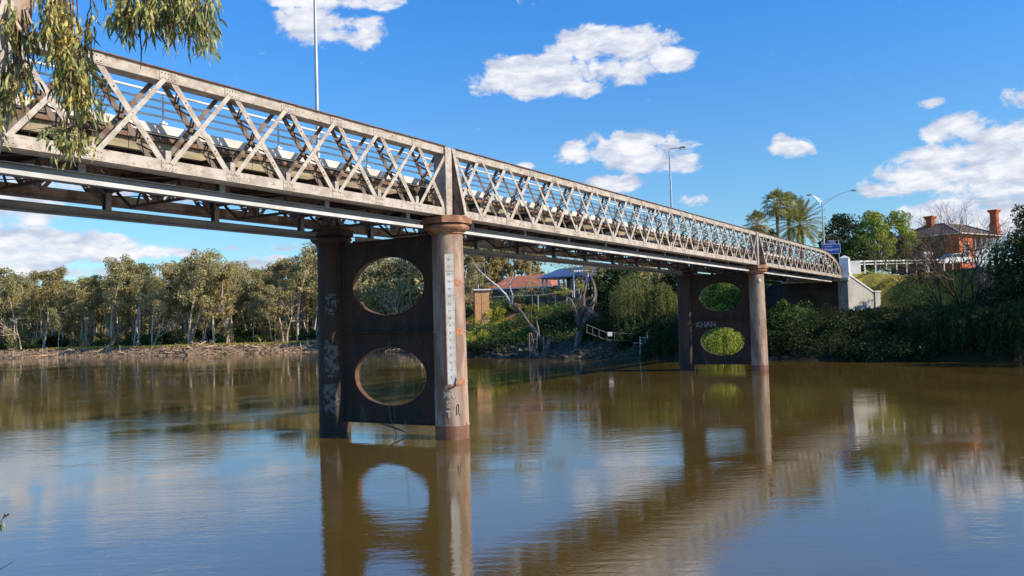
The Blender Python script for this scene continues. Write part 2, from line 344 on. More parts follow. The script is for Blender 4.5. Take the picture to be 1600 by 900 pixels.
# kinds of ground by place: R sand, G grass, B orange soil
d = sdist(X, Y, SHORE, -1); k = np.clip((X+34)/27, 0, 1)
sand = np.clip(1-k*2, 0, 1)*np.clip((4.2-d)/1.5, 0, 1)
grass = np.clip((d-4)/1, 0, 1)*np.clip(1-np.abs(d-7)/6, 0, 1)*(1-k)+np.clip((X-28)/6, 0, 1)*np.clip((d-6)/4, 0, 1)
soil = np.clip((X+14)/4, 0, 1)*np.clip((17-X)/4, 0, 1)*np.clip((d-8.5)/1.5, 0, 1)*np.clip((15.5-d)/2, 0, 1)
at_ = me.color_attributes.new('cover', 'FLOAT_COLOR', 'POINT')
at_.data.foreach_set('color', np.stack([sand, grass, soil, np.ones_like(sand)], -1).reshape(-1).astype(np.float32))
gm = bpy.data.materials.new('ground'); gm.use_nodes = True; t = NT(gm.node_tree); b = t.n['Principled BSDF']; b.inputs['Roughness'].default_value = .95; b.inputs['Specular IOR Level'].default_value = .1
va = t.new('ShaderNodeVertexColor'); va.layer_name = 'cover'; sp = t.new('ShaderNodeSeparateColor'); t.l.new(va.outputs[0], sp.inputs[0])
gv = t.new('ShaderNodeTexCoord').outputs['Object']; n1 = t.noise(gv, .6, 6); n2 = t.noise(gv, 3.5, 5, .65)
base = t.mix(n2, (.05, .04, .022), (.10, .08, .045))
sa = t.mix(t.sstep(t.noise(gv, 1.3, 6, .75), .43, .55), (.07, .045, .028), (.38, .26, .15)); gr = t.mix(t.sstep(t.noise(gv, .9, 6, .65), .35, .62), (.46, .35, .07), (.25, .23, .05)); so = t.mix(n2, (.46, .18, .08), (.24, .11, .06))
def wob(c): return t.sstep(t.math('ADD', c, t.math('MULTIPLY_ADD', n1, .8, -.4)), .3, .6)
c = t.mix(wob(sp.outputs[0]), base, sa); c = t.mix(wob(sp.outputs[1]), c, gr); c = t.mix(wob(sp.outputs[2]), c, so); t.put(b.inputs['Base Color'], c)
bn = t.new('ShaderNodeBump'); bn.inputs['Strength'].default_value = .7; bn.inputs['Distance'].default_value = .12; t.put(bn.inputs['Height'], n2); t.l.new(bn.outputs[0], b.inputs['Normal'])
me.materials.append(gm); ground = bpy.data.objects.new('ground', me); COL.objects.link(ground); tag(ground, kind='structure')

# water
wm = bpy.data.materials.new('river_water'); wm.use_nodes = True; t = NT(wm.node_tree); b = t.n['Principled BSDF']
gv = t.new('ShaderNodeTexCoord').outputs['Object']
murk = t.mix(t.sstep(t.noise(t.vscale(gv, (1, .5, 1)), .12, 4, .5, .6), .35, .65), (.088, .057, .012), (.118, .078, .019))
t.put(b.inputs['Base Color'], murk); b.inputs['Roughness'].default_value = .015; b.inputs['IOR'].default_value = 3.0; b.inputs['Specular IOR Level'].default_value = .5
patch = t.sstep(t.noise(t.vscale(gv, (.05, .09, 1)), 1.0, 3, .5, .8), .38, .62)
rip = t.noise(t.vscale(gv, (.9, 1.5, 1)), 2.6, 4, .55, .4)
rot = t.new('ShaderNodeMapping'); rot.inputs['Rotation'].default_value = (0, 0, R(-24)); rot.inputs['Scale'].default_value = (.35, 1.6, 1); t.l.new(gv, rot.inputs[0])
swl = t.noise(rot.outputs[0], 1.3, 3, .5, .3)
fine = t.noise(t.vscale(gv, (1, 1.4, 1)), 9, 3, .6)
h = t.math('MULTIPLY_ADD', rip, .55, t.math('MULTIPLY', swl, .8)); wav = t.new('ShaderNodeMapping'); wav.inputs['Rotation'].default_value = (0, 0, R(14)); wav.inputs['Scale'].default_value = (.8, 3.2, 1); t.l.new(gv, wav.inputs[0])
gust = t.sstep(t.noise(t.vscale(gv, (.11, .2, 1)), 1.0, 4, .6, 1.0), .50, .66)
h = t.math('MULTIPLY_ADD', fine, .24, h); h = t.math('MULTIPLY_ADD', t.math('MULTIPLY', gust, t.noise(wav.outputs[0], 2.2, 4, .6, .5)), .75, h)
h = t.math('MULTIPLY', h, t.math('MULTIPLY_ADD', patch, 1.3, .3))
bn = t.new('ShaderNodeBump'); bn.inputs['Strength'].default_value = 1; bn.inputs['Distance'].default_value = .0045; t.put(bn.inputs['Height'], h); t.l.new(bn.outputs[0], b.inputs['Normal'])
mbw = MB(); mbw.add([(-2500,-1500,0),(2500,-1500,0),(2500,3500,0),(-2500,3500,0)], [(0,1,2,3)])
water = mbw.build('water', wm); tag(water, kind='structure')

# ------------------------------------------------------------------ bridge
BROT = (0, .0026, math.pi/2-BYAW)
bridge = empty('road_bridge', (P1[0], P1[1], 0), BROT)
tag(bridge, 'old riveted iron lattice truss road bridge with rusty cream paint crossing the brown river', 'bridge')
ZB, ZT, SPACE = 8.67, 11.38, 6.18
PAN = 2.135
def strut_mb(a, b_):
    """laced compression strut between two points of the truss plane (x,z)"""
    m = MB(); a = np.array([a[0], 0, a[1]], float); b_ = np.array([b_[0], 0, b_[1]], float); L = np.linalg.norm(b_-a); dv = (b_-a)/L
    for y in (-.20, .20): m.bar(a+[0, y, 0], b_+[0, y, 0], .17, .018)
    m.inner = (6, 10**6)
    n = max(2, int(L/.34)); pr = None
    cr = np.cross(dv, [0, 1, 0])
    for side in (-1, 1):
        off = cr*side*.075
        for k_ in range(n):
            y0, y1 = (-.185, .185) if k_ % 2 else (.185, -.185)
            p0 = a+dv*(L*(k_+.1)/n)+off; p1 = a+dv*(L*(k_+.9)/n)+off; p0 = p0+[0, y0, 0]; p1 = p1+[0, y1, 0]
            m.bar(p0, p1, .05, .012, cr)
    for q in (.25, .75): m.dome(a+dv*L*q+[0, -.209, 0], (0, -1, 0), .03)
    return m
def tie_mb(a, b_, wd=.13):
    m = MB(); a = np.array([a[0], 0, a[1]], float); b_ = np.array([b_[0], 0, b_[1]], float)
    for y in (-.262, .262): m.bar(a+[0, y, 0], b_+[0, y, 0], wd, .016)
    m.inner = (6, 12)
    m.dome((a+b_)/2+[0, -.27, 0], (0, -1, 0), .028)
    return m
def truss(s0, L, n, ty, label=None, round_end=False):
    pan = L/n; m = MB(); cov = MB()
    def ztop(u):
        if not round_end or u < L-10.5: return ZT
        q = (u-(L-10.5))/10.5; return ZB+.25+(ZT-ZB-.25)*math.sqrt(max(0, 1-q*q))
    m.box(.32, L-.32, -.235, -.215, ZB, ZB+.30); m.box(.32, L-.32, .215, .235, ZB, ZB+.30)
    m.box(.32, L-.32, -.30, .30, ZB-.022, ZB-.002)
    us = [.32]+[i*pan for i in range(1, n)]+[L-.32]
    if round_end: us = sorted(set([.32]+[i*pan for i in range(1, n) if i*pan < L-10.6]+[L-10.5+10.5*math.sin(math.pi/2*q/16) for q in range(17)]))
    for u0, u1 in zip(us[:-1], us[1:]):
        za, zb_ = ztop(u0), ztop(u1)
        for y in (-.225, .225): m.bar((u0, y, za-.15), (u1, y, zb_-.15), .30, .02)
        m.bar((u0, 0, za-.30), (u1, 0, zb_-.30), .02, .43)
        cov.bar((u0, 0, za+.012), (u1, 0, zb_+.012), .024, .62)
        if ty == 0 and not round_end or ty == 0 and u0 < 12:
            nr = int((u1-u0)/.12)
            for r_ in range(nr): cov.dome((u0+(r_+.5)*(u1-u0)/nr, -.27, za+.024), (0, 0, 1), .022)
    # gusset plates with rivets at the nodes
    for i in range(1, n):
        u = i*pan
        if ztop(u) < ZB+1.2: continue
        m.box(u-.24, u+.24, -.252, -.237, ZB+.02, ZB+.28); m.box(u-.27, u+.27, -.252, -.237, ztop(u)-.27, ztop(u)-.03)
        m.box(u-.085, u+.085, -.214, .214, ZB+.30, ZB+.56)
        if ty == 0 and (s0 < 10):
            for a_ in range(5):
                for b_ in range(2):
                    m.dome((u-.2+a_*.1, -.272, ZB+.08+b_*.13), (0, -1, 0), .017); m.dome((u-.2+a_*.1, -.272, ztop(u)-.22+b_*.13), (0, -1, 0), .017)
    # end posts and raking web plates at the piers
    for u in ((.10, L-.10) if not round_end else (.10,)):
        m.box(.16, .34, -.27, .26, ZB, ZT-.02) if u < 5 else m.box(L-.44, L-.02, -.31, .26, ZB, ZT-.02)
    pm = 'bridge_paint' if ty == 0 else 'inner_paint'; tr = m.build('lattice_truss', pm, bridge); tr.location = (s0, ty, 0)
    if ty > 0: tr.scale = (1, -1, 1)
    if label: tr['label'] = label
    c_ = cov.build('top_cover_plate', 'cover_rust', tr)
    half = n/2; proto = {}
    for i in range(n):
        u0, u1 = i*pan, (i+1)*pan
        z0, z1 = ztop(u0)-.17, ztop(u1)-.17; zb_ = ZB+.2
        left = i < half
        st = ((u0+.14, zb_), (u1-.10, z1)) if left else ((u0+.10, z0), (u1-.14, zb_))
        ti = ((u0+.06, z0), (u1-.06, zb_)) if left else ((u0+.06, zb_), (u1-.06, z1))
        if i == 0: st = ((u0+.38, zb_), (u1-.10, z1)); ti = ((u0+.38, z0-.2), (u1-.06, zb_))
        if i == n-1: st = ((u0+.10, z0), (u1-.38, zb_)); ti = ((u0+.06, zb_), (u1-.38, z1-.2)) if not round_end else ((u0+.06, zb_), (u0+.5, zb_+.2))
        if max(st[0][1], st[1][1]) < zb_+.35: continue
        for nm, g, fn in (('laced_strut', st, strut_mb), ('tie_bar', ti, tie_mb)):
            key = (nm, left, round(g[1][0]-g[0][0], 3), round(g[0][1], 3), round(g[1][1], 3))
            if key in proto:
                o = proto[key][0].copy(); COL.objects.link(o); o.location.x = g[0][0]
            else:
                o = fn((0, g[0][1]), (g[1][0]-g[0][0], g[1][1])).build(nm, pm, tr); proto[key] = (o,); o.location.x = g[0][0]
            o.parent = tr
    return tr
SPANS = [(-42.7, 42.7, 20, False), (0, 42.7, 20, False), (42.7, 34.0, 16, True)]
for s0, L, n, re_ in SPANS:
    truss(s0, L, n, 0, None, re_); truss(s0, L, n, SPACE, None, re_)
# raking outriggers over the piers
for s0 in (0., 42.7):
    for ty, sg in ((0, -1), (SPACE, 1)):
        m = MB(); a = ty+sg*.27
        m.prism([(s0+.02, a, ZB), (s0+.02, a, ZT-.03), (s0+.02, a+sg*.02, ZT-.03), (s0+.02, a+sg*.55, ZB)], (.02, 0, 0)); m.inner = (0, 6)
        m.bar((s0+.10, a+sg*.03, ZT-.05), (s0+.10, a+sg*.58, ZB), .17, .02, (0, sg, .25))
        m.build('raking_stiffener', 'bridge_paint', bridge)
# deck, kerb, rails
s0, s1 = -43., 77.
m = MB(); m.box(s0, s1, 1.02, SPACE-1.02, 9.86, 9.94); m.build('road_surface', 'asphalt', bridge)
m = MB(); x = s0; rr = random.Random(3)
while x < s1-.3:
    e = rr.uniform(-.015, .02); m.box(x, x+.235, .90-e, SPACE-.90+e, 9.735+rr.uniform(-.004, .004), 9.852); x += .25
m.build('deck_planks', 'deck_timber', bridge)
for sg in (0, 1):
    y0 = .86 if not sg else SPACE-1.0; y1 = y0+.14
    m = MB(); x = s0
    while x < s1: m.box(x+.01, min(x+4.26, s1), y0, y1, 9.955, 10.20); x += 4.27
    m.build('kerb', 'white_kerb', bridge)
    ym = (y0+y1)/2
    hr = empty('handrail'); hr.parent = bridge
    ps = MB(); ps.box(-.018, .018, ym-.012, ym+.04, 10.24, 11.14); ps.box(-.09, .09, ym-.066, ym+.066, 10.241, 10.28); ps = ps.build('rail_post', 'rail_paint', hr); x = s0+1.0; ps.location.x = x
    while x < s1-4.3: x += 4.27; c_ = ps.copy(); COL.objects.link(c_); c_.location.x = x
    for z in (10.42, 10.64, 10.86, 11.10):
        rb = MB().tube([(s0, ym-.06, z), (s1, ym-.06, z)], .034, 8); rb.build('rail', 'rail_paint', hr)
    m = MB(); yy = 1.05 if not sg else SPACE-1.25
    x = s0
    while x < s1: m.box(x, min(x+4.25, s1), yy, yy+.20, 9.43, 9.73); x += 4.27
    m.build('edge_stringer', 'stringer_timber' if not sg else 'deck_timber', bridge)  # far stringer takes a darker timber colour in place of shade
m = MB()
for y in (1.9, 2.7, 3.5, 4.3): m.box(s0, s1, y-.12, y+.12, 9.43, 9.733)
m.build('inner_stringers', 'under_steel', bridge)
m = MB(); x = s0
while x < s1-4: m.box(x+.25, x+3.6, SPACE-1.10, SPACE-1.05, 8.99, 9.425); m.box(x+.3, x+3.9, 1.5, 1.55, 9.10, 9.425); x += 4.27
m.build('longitudinal_plates', 'under_steel', bridge)
# floor beams with trussed lower part, every second node
fb = None; x = -42.7+2.135
xsb = []
for s_, L, n, _ in SPANS:
    pan = L/n; xsb += [s_+pan*(2*i+1) for i in range(n//2)]
for x in xsb:
    if fb is None:
        m = MB(); m.box(-.10, .10, -.2, SPACE+.2, 9.40, 9.425); m.box(-.10, .10, -.2, SPACE+.2, 8.98, 9.005); m.box(-.01, .01, -.2, SPACE+.2, 9.005, 9.40)
        fb = m.build('floor_beam', 'under_steel', bridge)
        m = MB(); m.bar((0, .9, 8.95), (0, 1.6, 8.42), .09, .05, (1, 0, 0)); m.bar((0, SPACE-.9, 8.95), (0, SPACE-1.6, 8.42), .09, .05, (1, 0, 0)); m.bar((0, 1.55, 8.42), (0, SPACE-1.55, 8.42), .09, .05, (1, 0, 0))
        for y in (2.2, 3.98): m.bar((0, y-.3, 8.44), (0, y, 8.97), .06, .04, (1, 0, 0)); m.bar((0, y, 8.97), (0, y+.3, 8.44), .06, .04, (1, 0, 0))
        m.build('lower_bracing', 'under_steel', fb)
        for y in (.35, SPACE-.35):
            m = MB(); m.box(-.10, .10, y-.11, y-.095, 8.424, 8.977); m.box(-.10, .10, y+.095, y+.11, 8.424, 8.977); m.box(-.008, .008, y-.095, y+.095, 8.424, 8.977)
            m.build('stub_post', 'grey_girder', fb)
        fb.location.x = x
    else:
        c = copy_tree(fb, bridge); c.location.x = x
# wind bracing
for s_, L, n, _ in SPANS:
    pan = L/n; m = MB()
    for i in range(n//2):
        a = s_+pan*(2*i+1); b_ = a+2*pan
        if i < n//2-1:
            m.bar((a, .3, 8.90), (b_, SPACE-.3, 8.90), .08, .02, (0, 0, 1)); m.bar((a, SPACE-.3, 8.87), (b_, .3, 8.87), .08, .02, (0, 0, 1))
        m.bar((a+.2, .3, 8.80), (a+1.6, 1.9, 8.80), .10, .03, (0, 0, 1)); m.bar((a-.2, SPACE-.3, 8.80), (a-1.6, SPACE-1.9, 8.80), .10, .03, (0, 0, 1))
    m.build('wind_bracing', 'under_steel', bridge)
# grey under girders
for s_, L, n, _ in SPANS:
    for y in (.35, SPACE-.35):
        m = MB(); a, b_ = s_+(1.1), s_+L-1.3
        if s_ > 40: b_ = s_+L-3.5
        m.box(a, b_, y-.13, y+.13, 8.135, 8.16); m.box(a, b_, y-.13, y+.13, 8.397, 8.422); m.box(a, b_, y-.011, y+.011, 8.16, 8.397)
        x = a+3
        while x < b_-2:
            m.box(x-.28, x+.28, y-.024, y+.024, 8.18, 8.38)
            for q in range(4):
                for r_ in (8.23, 8.33): m.dome((x-.21+q*.14, y-.024 if y < 3 else y+.024, r_), (0, -1 if y < 3 else 1, 0), .02)
            x += 10.7
        ug = m.build('under_girder', 'grey_girder', bridge); lp_ = MB(); yy = y-.131 if y < 3 else y+.131; lp_.box(a, b_, min(yy, yy-.014 if y < 3 else yy+.014), max(yy, yy-.014 if y < 3 else yy+.014), 8.133, 8.245); lp_.build('added_lip', 'sunlit_flange' if y < 3 else 'grey_girder', ug)  # added lip; on the near side its pale colour imitates sunlight

# ------------------------------------------------------------------ piers
def rivet_col(m, ang, z0, z1, r0, r1, step, rr_=.018, H=8.0):
    z = z0
    while z < z1:
        r = r0+(r1-r0)*z/H; m.dome((r*math.cos(ang), r*math.sin(ang), z), (math.cos(ang), math.sin(ang), 0), rr_); z += step
def pier(s0, label, detail):
    base = P1+BD*s0; root = empty('bridge_pier', (base[0], base[1], 0), (0, 0, BROT[2])); tag(root, label, 'pier', 'cast iron piers of the bridge')
    dz = -.0026*s0
    for ty in (0., SPACE):
        near = ty == 0; r0, r1 = .665, .60
        m = MB(); prof = [(r0, -3), (r0, 0)]
        z = .0
        for zz in (.55, 2.2, 4.15, 6.05):
            r = r0+(r1-r0)*zz/8; prof += [(r, zz-.03), (r+.018, zz-.03), (r+.018, zz+.03), (r, zz+.03)]
        prof += [(r1, 8.0+dz)]
        m.lathe(prof, 40)
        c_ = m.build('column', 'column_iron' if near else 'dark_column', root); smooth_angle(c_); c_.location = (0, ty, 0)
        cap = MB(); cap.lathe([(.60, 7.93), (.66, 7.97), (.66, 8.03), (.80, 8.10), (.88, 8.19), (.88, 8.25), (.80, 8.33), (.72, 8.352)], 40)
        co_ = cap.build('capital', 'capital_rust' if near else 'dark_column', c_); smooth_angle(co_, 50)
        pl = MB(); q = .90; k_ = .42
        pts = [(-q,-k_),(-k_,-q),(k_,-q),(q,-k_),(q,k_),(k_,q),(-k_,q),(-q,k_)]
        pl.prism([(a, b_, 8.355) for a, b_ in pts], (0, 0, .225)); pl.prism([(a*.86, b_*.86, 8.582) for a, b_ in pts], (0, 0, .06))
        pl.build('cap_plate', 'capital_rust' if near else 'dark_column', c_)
        c_.location.z = dz
        if near:
            low = MB(); low.lathe([(r0+.004, -2.9), (r0+.004, .0), (r0-.004+.006, .5), (r0-.002, .515)], 40); lo_ = low.build('waterline_rust', 'column_iron_low', c_); smooth_angle(lo_)
        rv = MB()
        if detail:
            vis = R(216)
            for off in (-38, 24):
                rivet_col(rv, vis+R(off), .6, 7.85, r0, r1, .095, .021)
            rivet_col(rv, vis+R(30), .6, 7.85, r0, r1, .095, .015)
            for zz in (.46,):
                for k2 in range(36): a = 2*math.pi*k2/36; rv.dome(((r0-.003)*math.cos(a), (r0-.003)*math.sin(a), zz), (math.cos(a), math.sin(a), 0), .022)
            for zz in (2.2, 4.15, 6.05):
                for a0 in (-32, 24, 34, 44):
                    for dz_ in (-.07, .07): r = r0+(r1-r0)*zz/8+.018; a = vis+R(a0-8); rv.dome((r*math.cos(a), r*math.sin(a), zz+dz_), (math.cos(a), math.sin(a), 0), .026)
        else:
            rivet_col(rv, R(216-30), .6, 7.85, r0, r1, .2, .02)
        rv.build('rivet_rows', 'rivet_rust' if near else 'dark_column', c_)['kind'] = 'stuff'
        if near and detail:                                         # splice plates at the joints on the sunlit side
            for zz in (2.2, 4.15, 6.05):
                sp_ = MB()
                r = r0+(r1-r0)*zz/8+.021
                for k2 in range(8):
                    a = R(216+12+k2*5); b_ = a+R(5)
                    sp_.add([(rr2*math.cos(q), rr2*math.sin(q), z2) for q in (a, b_) for rr2 in (r,) for z2 in (zz-.13, zz+.13)], [(0, 2, 3, 1)])
                sp_.build('splice_plate', 'rivet_rust', c_)
    # diaphragm: two plates with oval openings and rims
    y0, y1, zl, zh, tk = .60, SPACE-.60, .50, 7.97, .09
    m = MB(); yc = 3.0; rx, rz = 1.93, 1.22; zm = 4.19
    def cell(za, zb_, zc):
        N = 56; e = []; o = []
        hw0, hw1, h0, h1 = yc-y0, y1-yc, zc-za, zb_-zc
        for k_ in range(N):
            a = 2*math.pi*(k_+.5)/N; cy, sz = math.cos(a), math.sin(a); e.append((yc+rx*cy, zc+rz*sz))
            tt = min((hw1/cy if cy > 0 else -hw0/cy) if abs(cy) > 1e-6 else 1e9, (h1/sz if sz > 0 else -h0/sz) if abs(sz) > 1e-6 else 1e9)
            o.append((yc+cy*tt, zc+sz*tt))
        for xx, fl in ((-tk, 1), (tk, 0)):
            vs = [(xx, *q) for q in e]+[(xx, *q) for q in o]
            m.add(vs, [((k_, (k_+1)%N, N+(k_+1)%N, N+k_) if fl else (N+k_, N+(k_+1)%N, (k_+1)%N, k_)) for k_ in range(N)])
            for cy_, cz_ in ((y0, za), (y1, za), (y0, zb_), (y1, zb_)):
                # corner fill
                aa = math.atan2(cz_-zc, cy_-yc); kk = sorted(range(N), key=lambda k2: abs(math.atan2(math.sin(2*math.pi*(k2+.5)/N-aa), math.cos(2*math.pi*(k2+.5)/N-aa))))[:2]
                a1, a2 = o[kk[0]], o[kk[1]]; m.add([(xx, cy_, cz_), (xx, *a1), (xx, *a2)], [(0, 1, 2)])
        rim = MB()
        for ra, rb in ((0, .03),):
            vs = []
            for q in (-tk-.03, tk+.03):
                for sc in (1.0, .972): vs += [(q, yc+(ey-yc)*sc, zc+(ez-zc)*sc) for ey, ez in e]
            fs = []
            for k_ in range(N):
                k2 = (k_+1) % N; fs += [(k_, k2, N+k2, N+k_), (2*N+k2, 2*N+k_, 3*N+k_, 3*N+k2), (k_, 2*N+k_, 2*N+k2, k2), (N+k_, N+k2, 3*N+k2, 3*N+k_)]
            rim.add(vs, fs)
        return rim
    r1_ = cell(zl, zm, 2.38); r2_ = cell(zm, zh, 6.08)
    m.box(-tk-.16, tk+.16, y0, y1, zm-.025, zm+.025); m.box(-tk-.06, tk+.06, y0, y1, zh+.002, zh+.04); m.box(-tk-.06, tk+.06, y0, y1, zl-.042, zl-.002)
    for zz in (2.2, 6.05):
        m.box(-tk-.02, -tk-.002, y0, yc-rx-.08, zz-.03, zz+.03); m.box(-tk-.02, -tk-.002, yc+rx+.08, y1, zz-.03, zz+.03)
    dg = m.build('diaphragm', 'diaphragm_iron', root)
    rv = MB(); fx = -tk-.001
    for zc_ in (2.38, 6.08):                                     # rivets round the openings and along the plate edges
        for k_ in range(76): a = 2*math.pi*k_/76; rv.dome((fx, yc+(rx+.13)*math.cos(a), zc_+(rz+.13)*math.sin(a)), (-1, 0, 0), .026)
    for zz in (zl+.1, zm-.12, zm+.12, zh-.1):
        y = y0+.15
        while y < y1-.1: rv.dome((fx, y, zz), (-1, 0, 0), .026); y += .16
    for yy in (y0+.12, y1-.12):
        z = zl+.2
        while z < zh-.1: rv.dome((fx, yy, z), (-1, 0, 0), .026); z += .16
    rv.build('rivet_rows', 'rim_rust', dg)['kind'] = 'stuff'
    for yy in (y0+.12, y1-.12): MB().box(-tk-.012, -tk-.0015, yy-.09, yy+.09, zl, zm-.03).build('edge_angle', 'diaphragm_iron', dg)
    for zc_ in (2.38, 6.08):                                     # butt straps where the plates join above and below each opening
        for za, zb_ in ((zc_+rz+.03, (zm if zc_ < 4 else zh)-.03), ((zl if zc_ < 4 else zm)+.03, zc_-rz-.03)): MB().box(-tk-.012, -tk-.0015, yc-.11, yc+.11, za, zb_).build('butt_strap', 'diaphragm_iron', dg)
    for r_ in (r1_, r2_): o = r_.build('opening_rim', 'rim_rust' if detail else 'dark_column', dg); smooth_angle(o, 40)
    return root
pier1 = pier(0, 'nearer bridge pier, two rusty iron columns joined by a dark plate with two oval openings', True)
pier2 = pier(42.7, 'farther bridge pier with oval openings, standing close to the shaded right bank', False)
pier0 = pier(-42.7, 'bridge pier outside the frame on the near bank', False)
for o in [pier0]+list(pier0.children_recursive): bpy.data.objects.remove(o)   # nothing of it shows

def wrap_text(body, size, ang, z, r, m, parent, name='lettering', bold=.012, sx=1.):
    vs, fs = text_flat(body, size, bold); mb = MB()
    mb.add([(r*math.cos(ang+x*sx/r), r*math.sin(ang+x*sx/r), z+y) for x, y, _ in vs], fs)
    return mb.build(name, m, parent)
colN = [c for c in pier1.children if c.name.startswith('column') and c.location.y < 1][0]
colF = [c for c in pier1.children if c.name.startswith('column') and c.location.y > 1][0]
def rad(z): return .665-.065*z/8
for body, sz, off, z in (('M', .34, -17, 1.72), ('R', .40, 1, 1.74), ('S', .36, -11, 1.36), ('T', .36, -9, .98)):
    wrap_text(body, sz, R(216+off), z, rad(z)+.012, 'spray_cream', colN, 'graffiti', .018)
m = MB(); z = 1.05
m.tube([((rad(1)+.01)*math.cos(R(a)), (rad(1)+.01)*math.sin(R(a)), zz) for a, zz in ((232, .95), (233, 1.25), (236, 1.36), (240, 1.3), (239, 1.05), (242, .92))], .012, 5); m.build('graffiti', 'ink', colN)
wrap_text('BD', .62, R(213), 5.42, rad(5.4)+.012, 'ink', colF, 'graffiti', .02)
def arc_line(pts, r, m_, parent, tr=.016):
    mb = MB(); mb.tube([(r*math.cos(R(a)), r*math.sin(R(a)), z) for a, z in pts], tr, 5, True); return mb.build('graffiti', m_, parent)
bx = [(180+x, 5.08) for x in range(4, 62, 6)]+[(242, 5.1), (240, 5.75)]+[(x, 5.78) for x in range(234, 180, -6)]+[(182, 5.1)]
arc_line(bx, rad(5.4)+.012, 'ink', colF)
# peeled pale patches on the shaded column, irregular plates
def patchmesh(ca, cz, wa, hz, seed, r, parent, mt='peeled_patch'):
    rr_ = random.Random(seed); mb = MB(); na, nzp = 14, 22; grid = {}
    for i in range(na+1):
        for j in range(nzp+1):
            a = ca+wa*(i/na-.5); z = cz+hz*(j/nzp-.5); grid[i, j] = (r*math.cos(R(a)), r*math.sin(R(a)), z)
    for i in range(na):
        for j in range(nzp):
            u = (i+.5)/na*2-1; v = (j+.5)/nzp*2-1
            if abs(u)**3+abs(v)**4+.25*math.sin(i*1.3+seed)*math.cos(j*.9+seed)+.2*rr_.random() < .85: mb.add([grid[i, j], grid[i+1, j], grid[i+1, j+1], grid[i, j+1]], [(0, 1, 2, 3)])
    return mb.build('peeled_paint', mt, parent)
patchmesh(214, 3.15, 62, 1.7, 1, rad(3.1)+.010, colF); patchmesh(208, 1.45, 62, 1.4, 2, rad(1.3)+.010, colF); patchmesh(216, 5.45, 50, 1.0, 4, rad(5.5)+.006, colF)
c2F = [c for c in pier2.children if c.name.startswith('column') and c.location.y > 1][0]
for i, ch in enumerate('PAST'): wrap_text(ch, .62, R(216+25), 4.75-.62*i, rad(4)+.014, 'spray_grey' if i else 'spray_cream', c2F, 'graffiti', .02, .75)
vs, fs = text_flat('KHAN', .62, .02); dgp = [c for c in pier2.children if c.name.startswith('diaphragm')][0]
mb = MB(); mb.add([(-.095, 4.35-x, 3.80+y) for x, y, _ in vs], [f[::-1] for f in fs]); mb.build('graffiti', 'spray_grey', dgp)
c2N = [c for c in pier2.children if c.name.startswith('column') and c.location.y < 1][0]
MB().dome((rad(7.3)*math.cos(R(218)), rad(7.3)*math.sin(R(218)), 7.35), (math.cos(R(218)), math.sin(R(218)), 0), .17).build('round_badge', 'white_kerb', c2N)

# flood gauge board
ga = R(216+3); gd = np.array([math.cos(ga), math.sin(ga)]); gt = np.array([-math.sin(ga), math.cos(ga)])
gb = P1; groot = empty('flood_gauge', (gb[0], gb[1], 0), (0, 0, BROT[2])); tag(groot, 'tall narrow white flood gauge board with numbered marks fixed up the nearer pier column', 'gauge board')
def gp(a, b_, z): q = gd*a+gt*b_; return (q[0], q[1], z)
m = MB(); hw = .165; r = .86
m.prism([gp(r, -hw, 2.15), gp(r, hw, 2.15), gp(r, hw, 7.12), gp(r, -hw, 7.12)], (*(gd*.03), 0)); m.build('face_board', 'board_white', groot)
m = MB(); m.prism([gp(.60, -hw-.03, 2.15), gp(r+.03, -hw-.03, 2.15), gp(r+.03, -hw-.03, 7.12), gp(.60, -hw-.03, 6.9)], (*(gt*.028), 0)); m.build('side_board', 'board_edge', groot)
m = MB(); rf = r+.034
tx = []
for i in range(18):
    z = 6.92-i*.281
    m.add([gp(rf, hw-.09, z), gp(rf, hw-.005, z), gp(rf, hw-.005, z+.014), gp(rf, hw-.09, z+.014)], [(0, 1, 2, 3)])
    for q in (1, 2, 3):
        zz = z-q*.07; m.add([gp(rf, hw-.045, zz), gp(rf, hw-.005, zz), gp(rf, hw-.005, zz+.009), gp(rf, hw-.045, zz+.009)], [(0, 1, 2, 3)])
    if 18-i > 0 and i < 17:
        vs, fs = text_flat(str(18-i), .115, .002); m.add([gp(rf, x-.03, z+y-.01) for x, y, _ in vs], fs)
m.add([gp(rf, -hw, 6.46), gp(rf, hw, 6.46), gp(rf, hw, 6.475), gp(rf, -hw, 6.475)], [(0, 1, 2, 3)])
m.build('scale_marks', 'faded_ink', groot)
m = MB(); m.tube([gp(.66, -.16, 1.98), gp(.9, -.12, 2.02), gp(.93, .1, 2.1), gp(.9, .15, 2.35), gp(.8, .05, 2.5)], .02, 6); m.tube([gp(.66, .15, 2.05), gp(.9, .13, 2.2)], .02, 6); m.build('broken_bracket', 'ink', groot)

# driftwood and rope caught below the diaphragm
q = P1+BT*2.9-BD*.25
snag = MB(); rs = random.Random(5)
snag.tube([(q[0]-.45, q[1], .50), (q[0]-.1, q[1]-.05, .42), (q[0]+.35, q[1]+.05, .22), (q[0]+.6, q[1], .12)], [.02, .04, .035, .015], 6)
snag.tube([(q[0]-.05, q[1]-.05, 1.2), (q[0]+.02, q[1]-.1, .7), (q[0]+.1, q[1]-.05, .38)], .015, 5); snag.tube([(q[0]+.15, q[1]-.05, 1.2), (q[0]+.2, q[1]-.1, .7), (q[0]+.1, q[1]-.05, .4)], .012, 5)
snag.tube([(q[0]+.1, q[1], .4), (q[0]+.2, q[1], .1), (q[0]+.32, q[1]-.1, -.3)], .015, 5)
o = snag.build('caught_branch', 'bark_grey'); tag(o, 'thin dark branch and wire snagged beneath the lower oval opening of the near pier', 'branch')
m = MB(); q2 = P1+BT*1.5-BD*.2
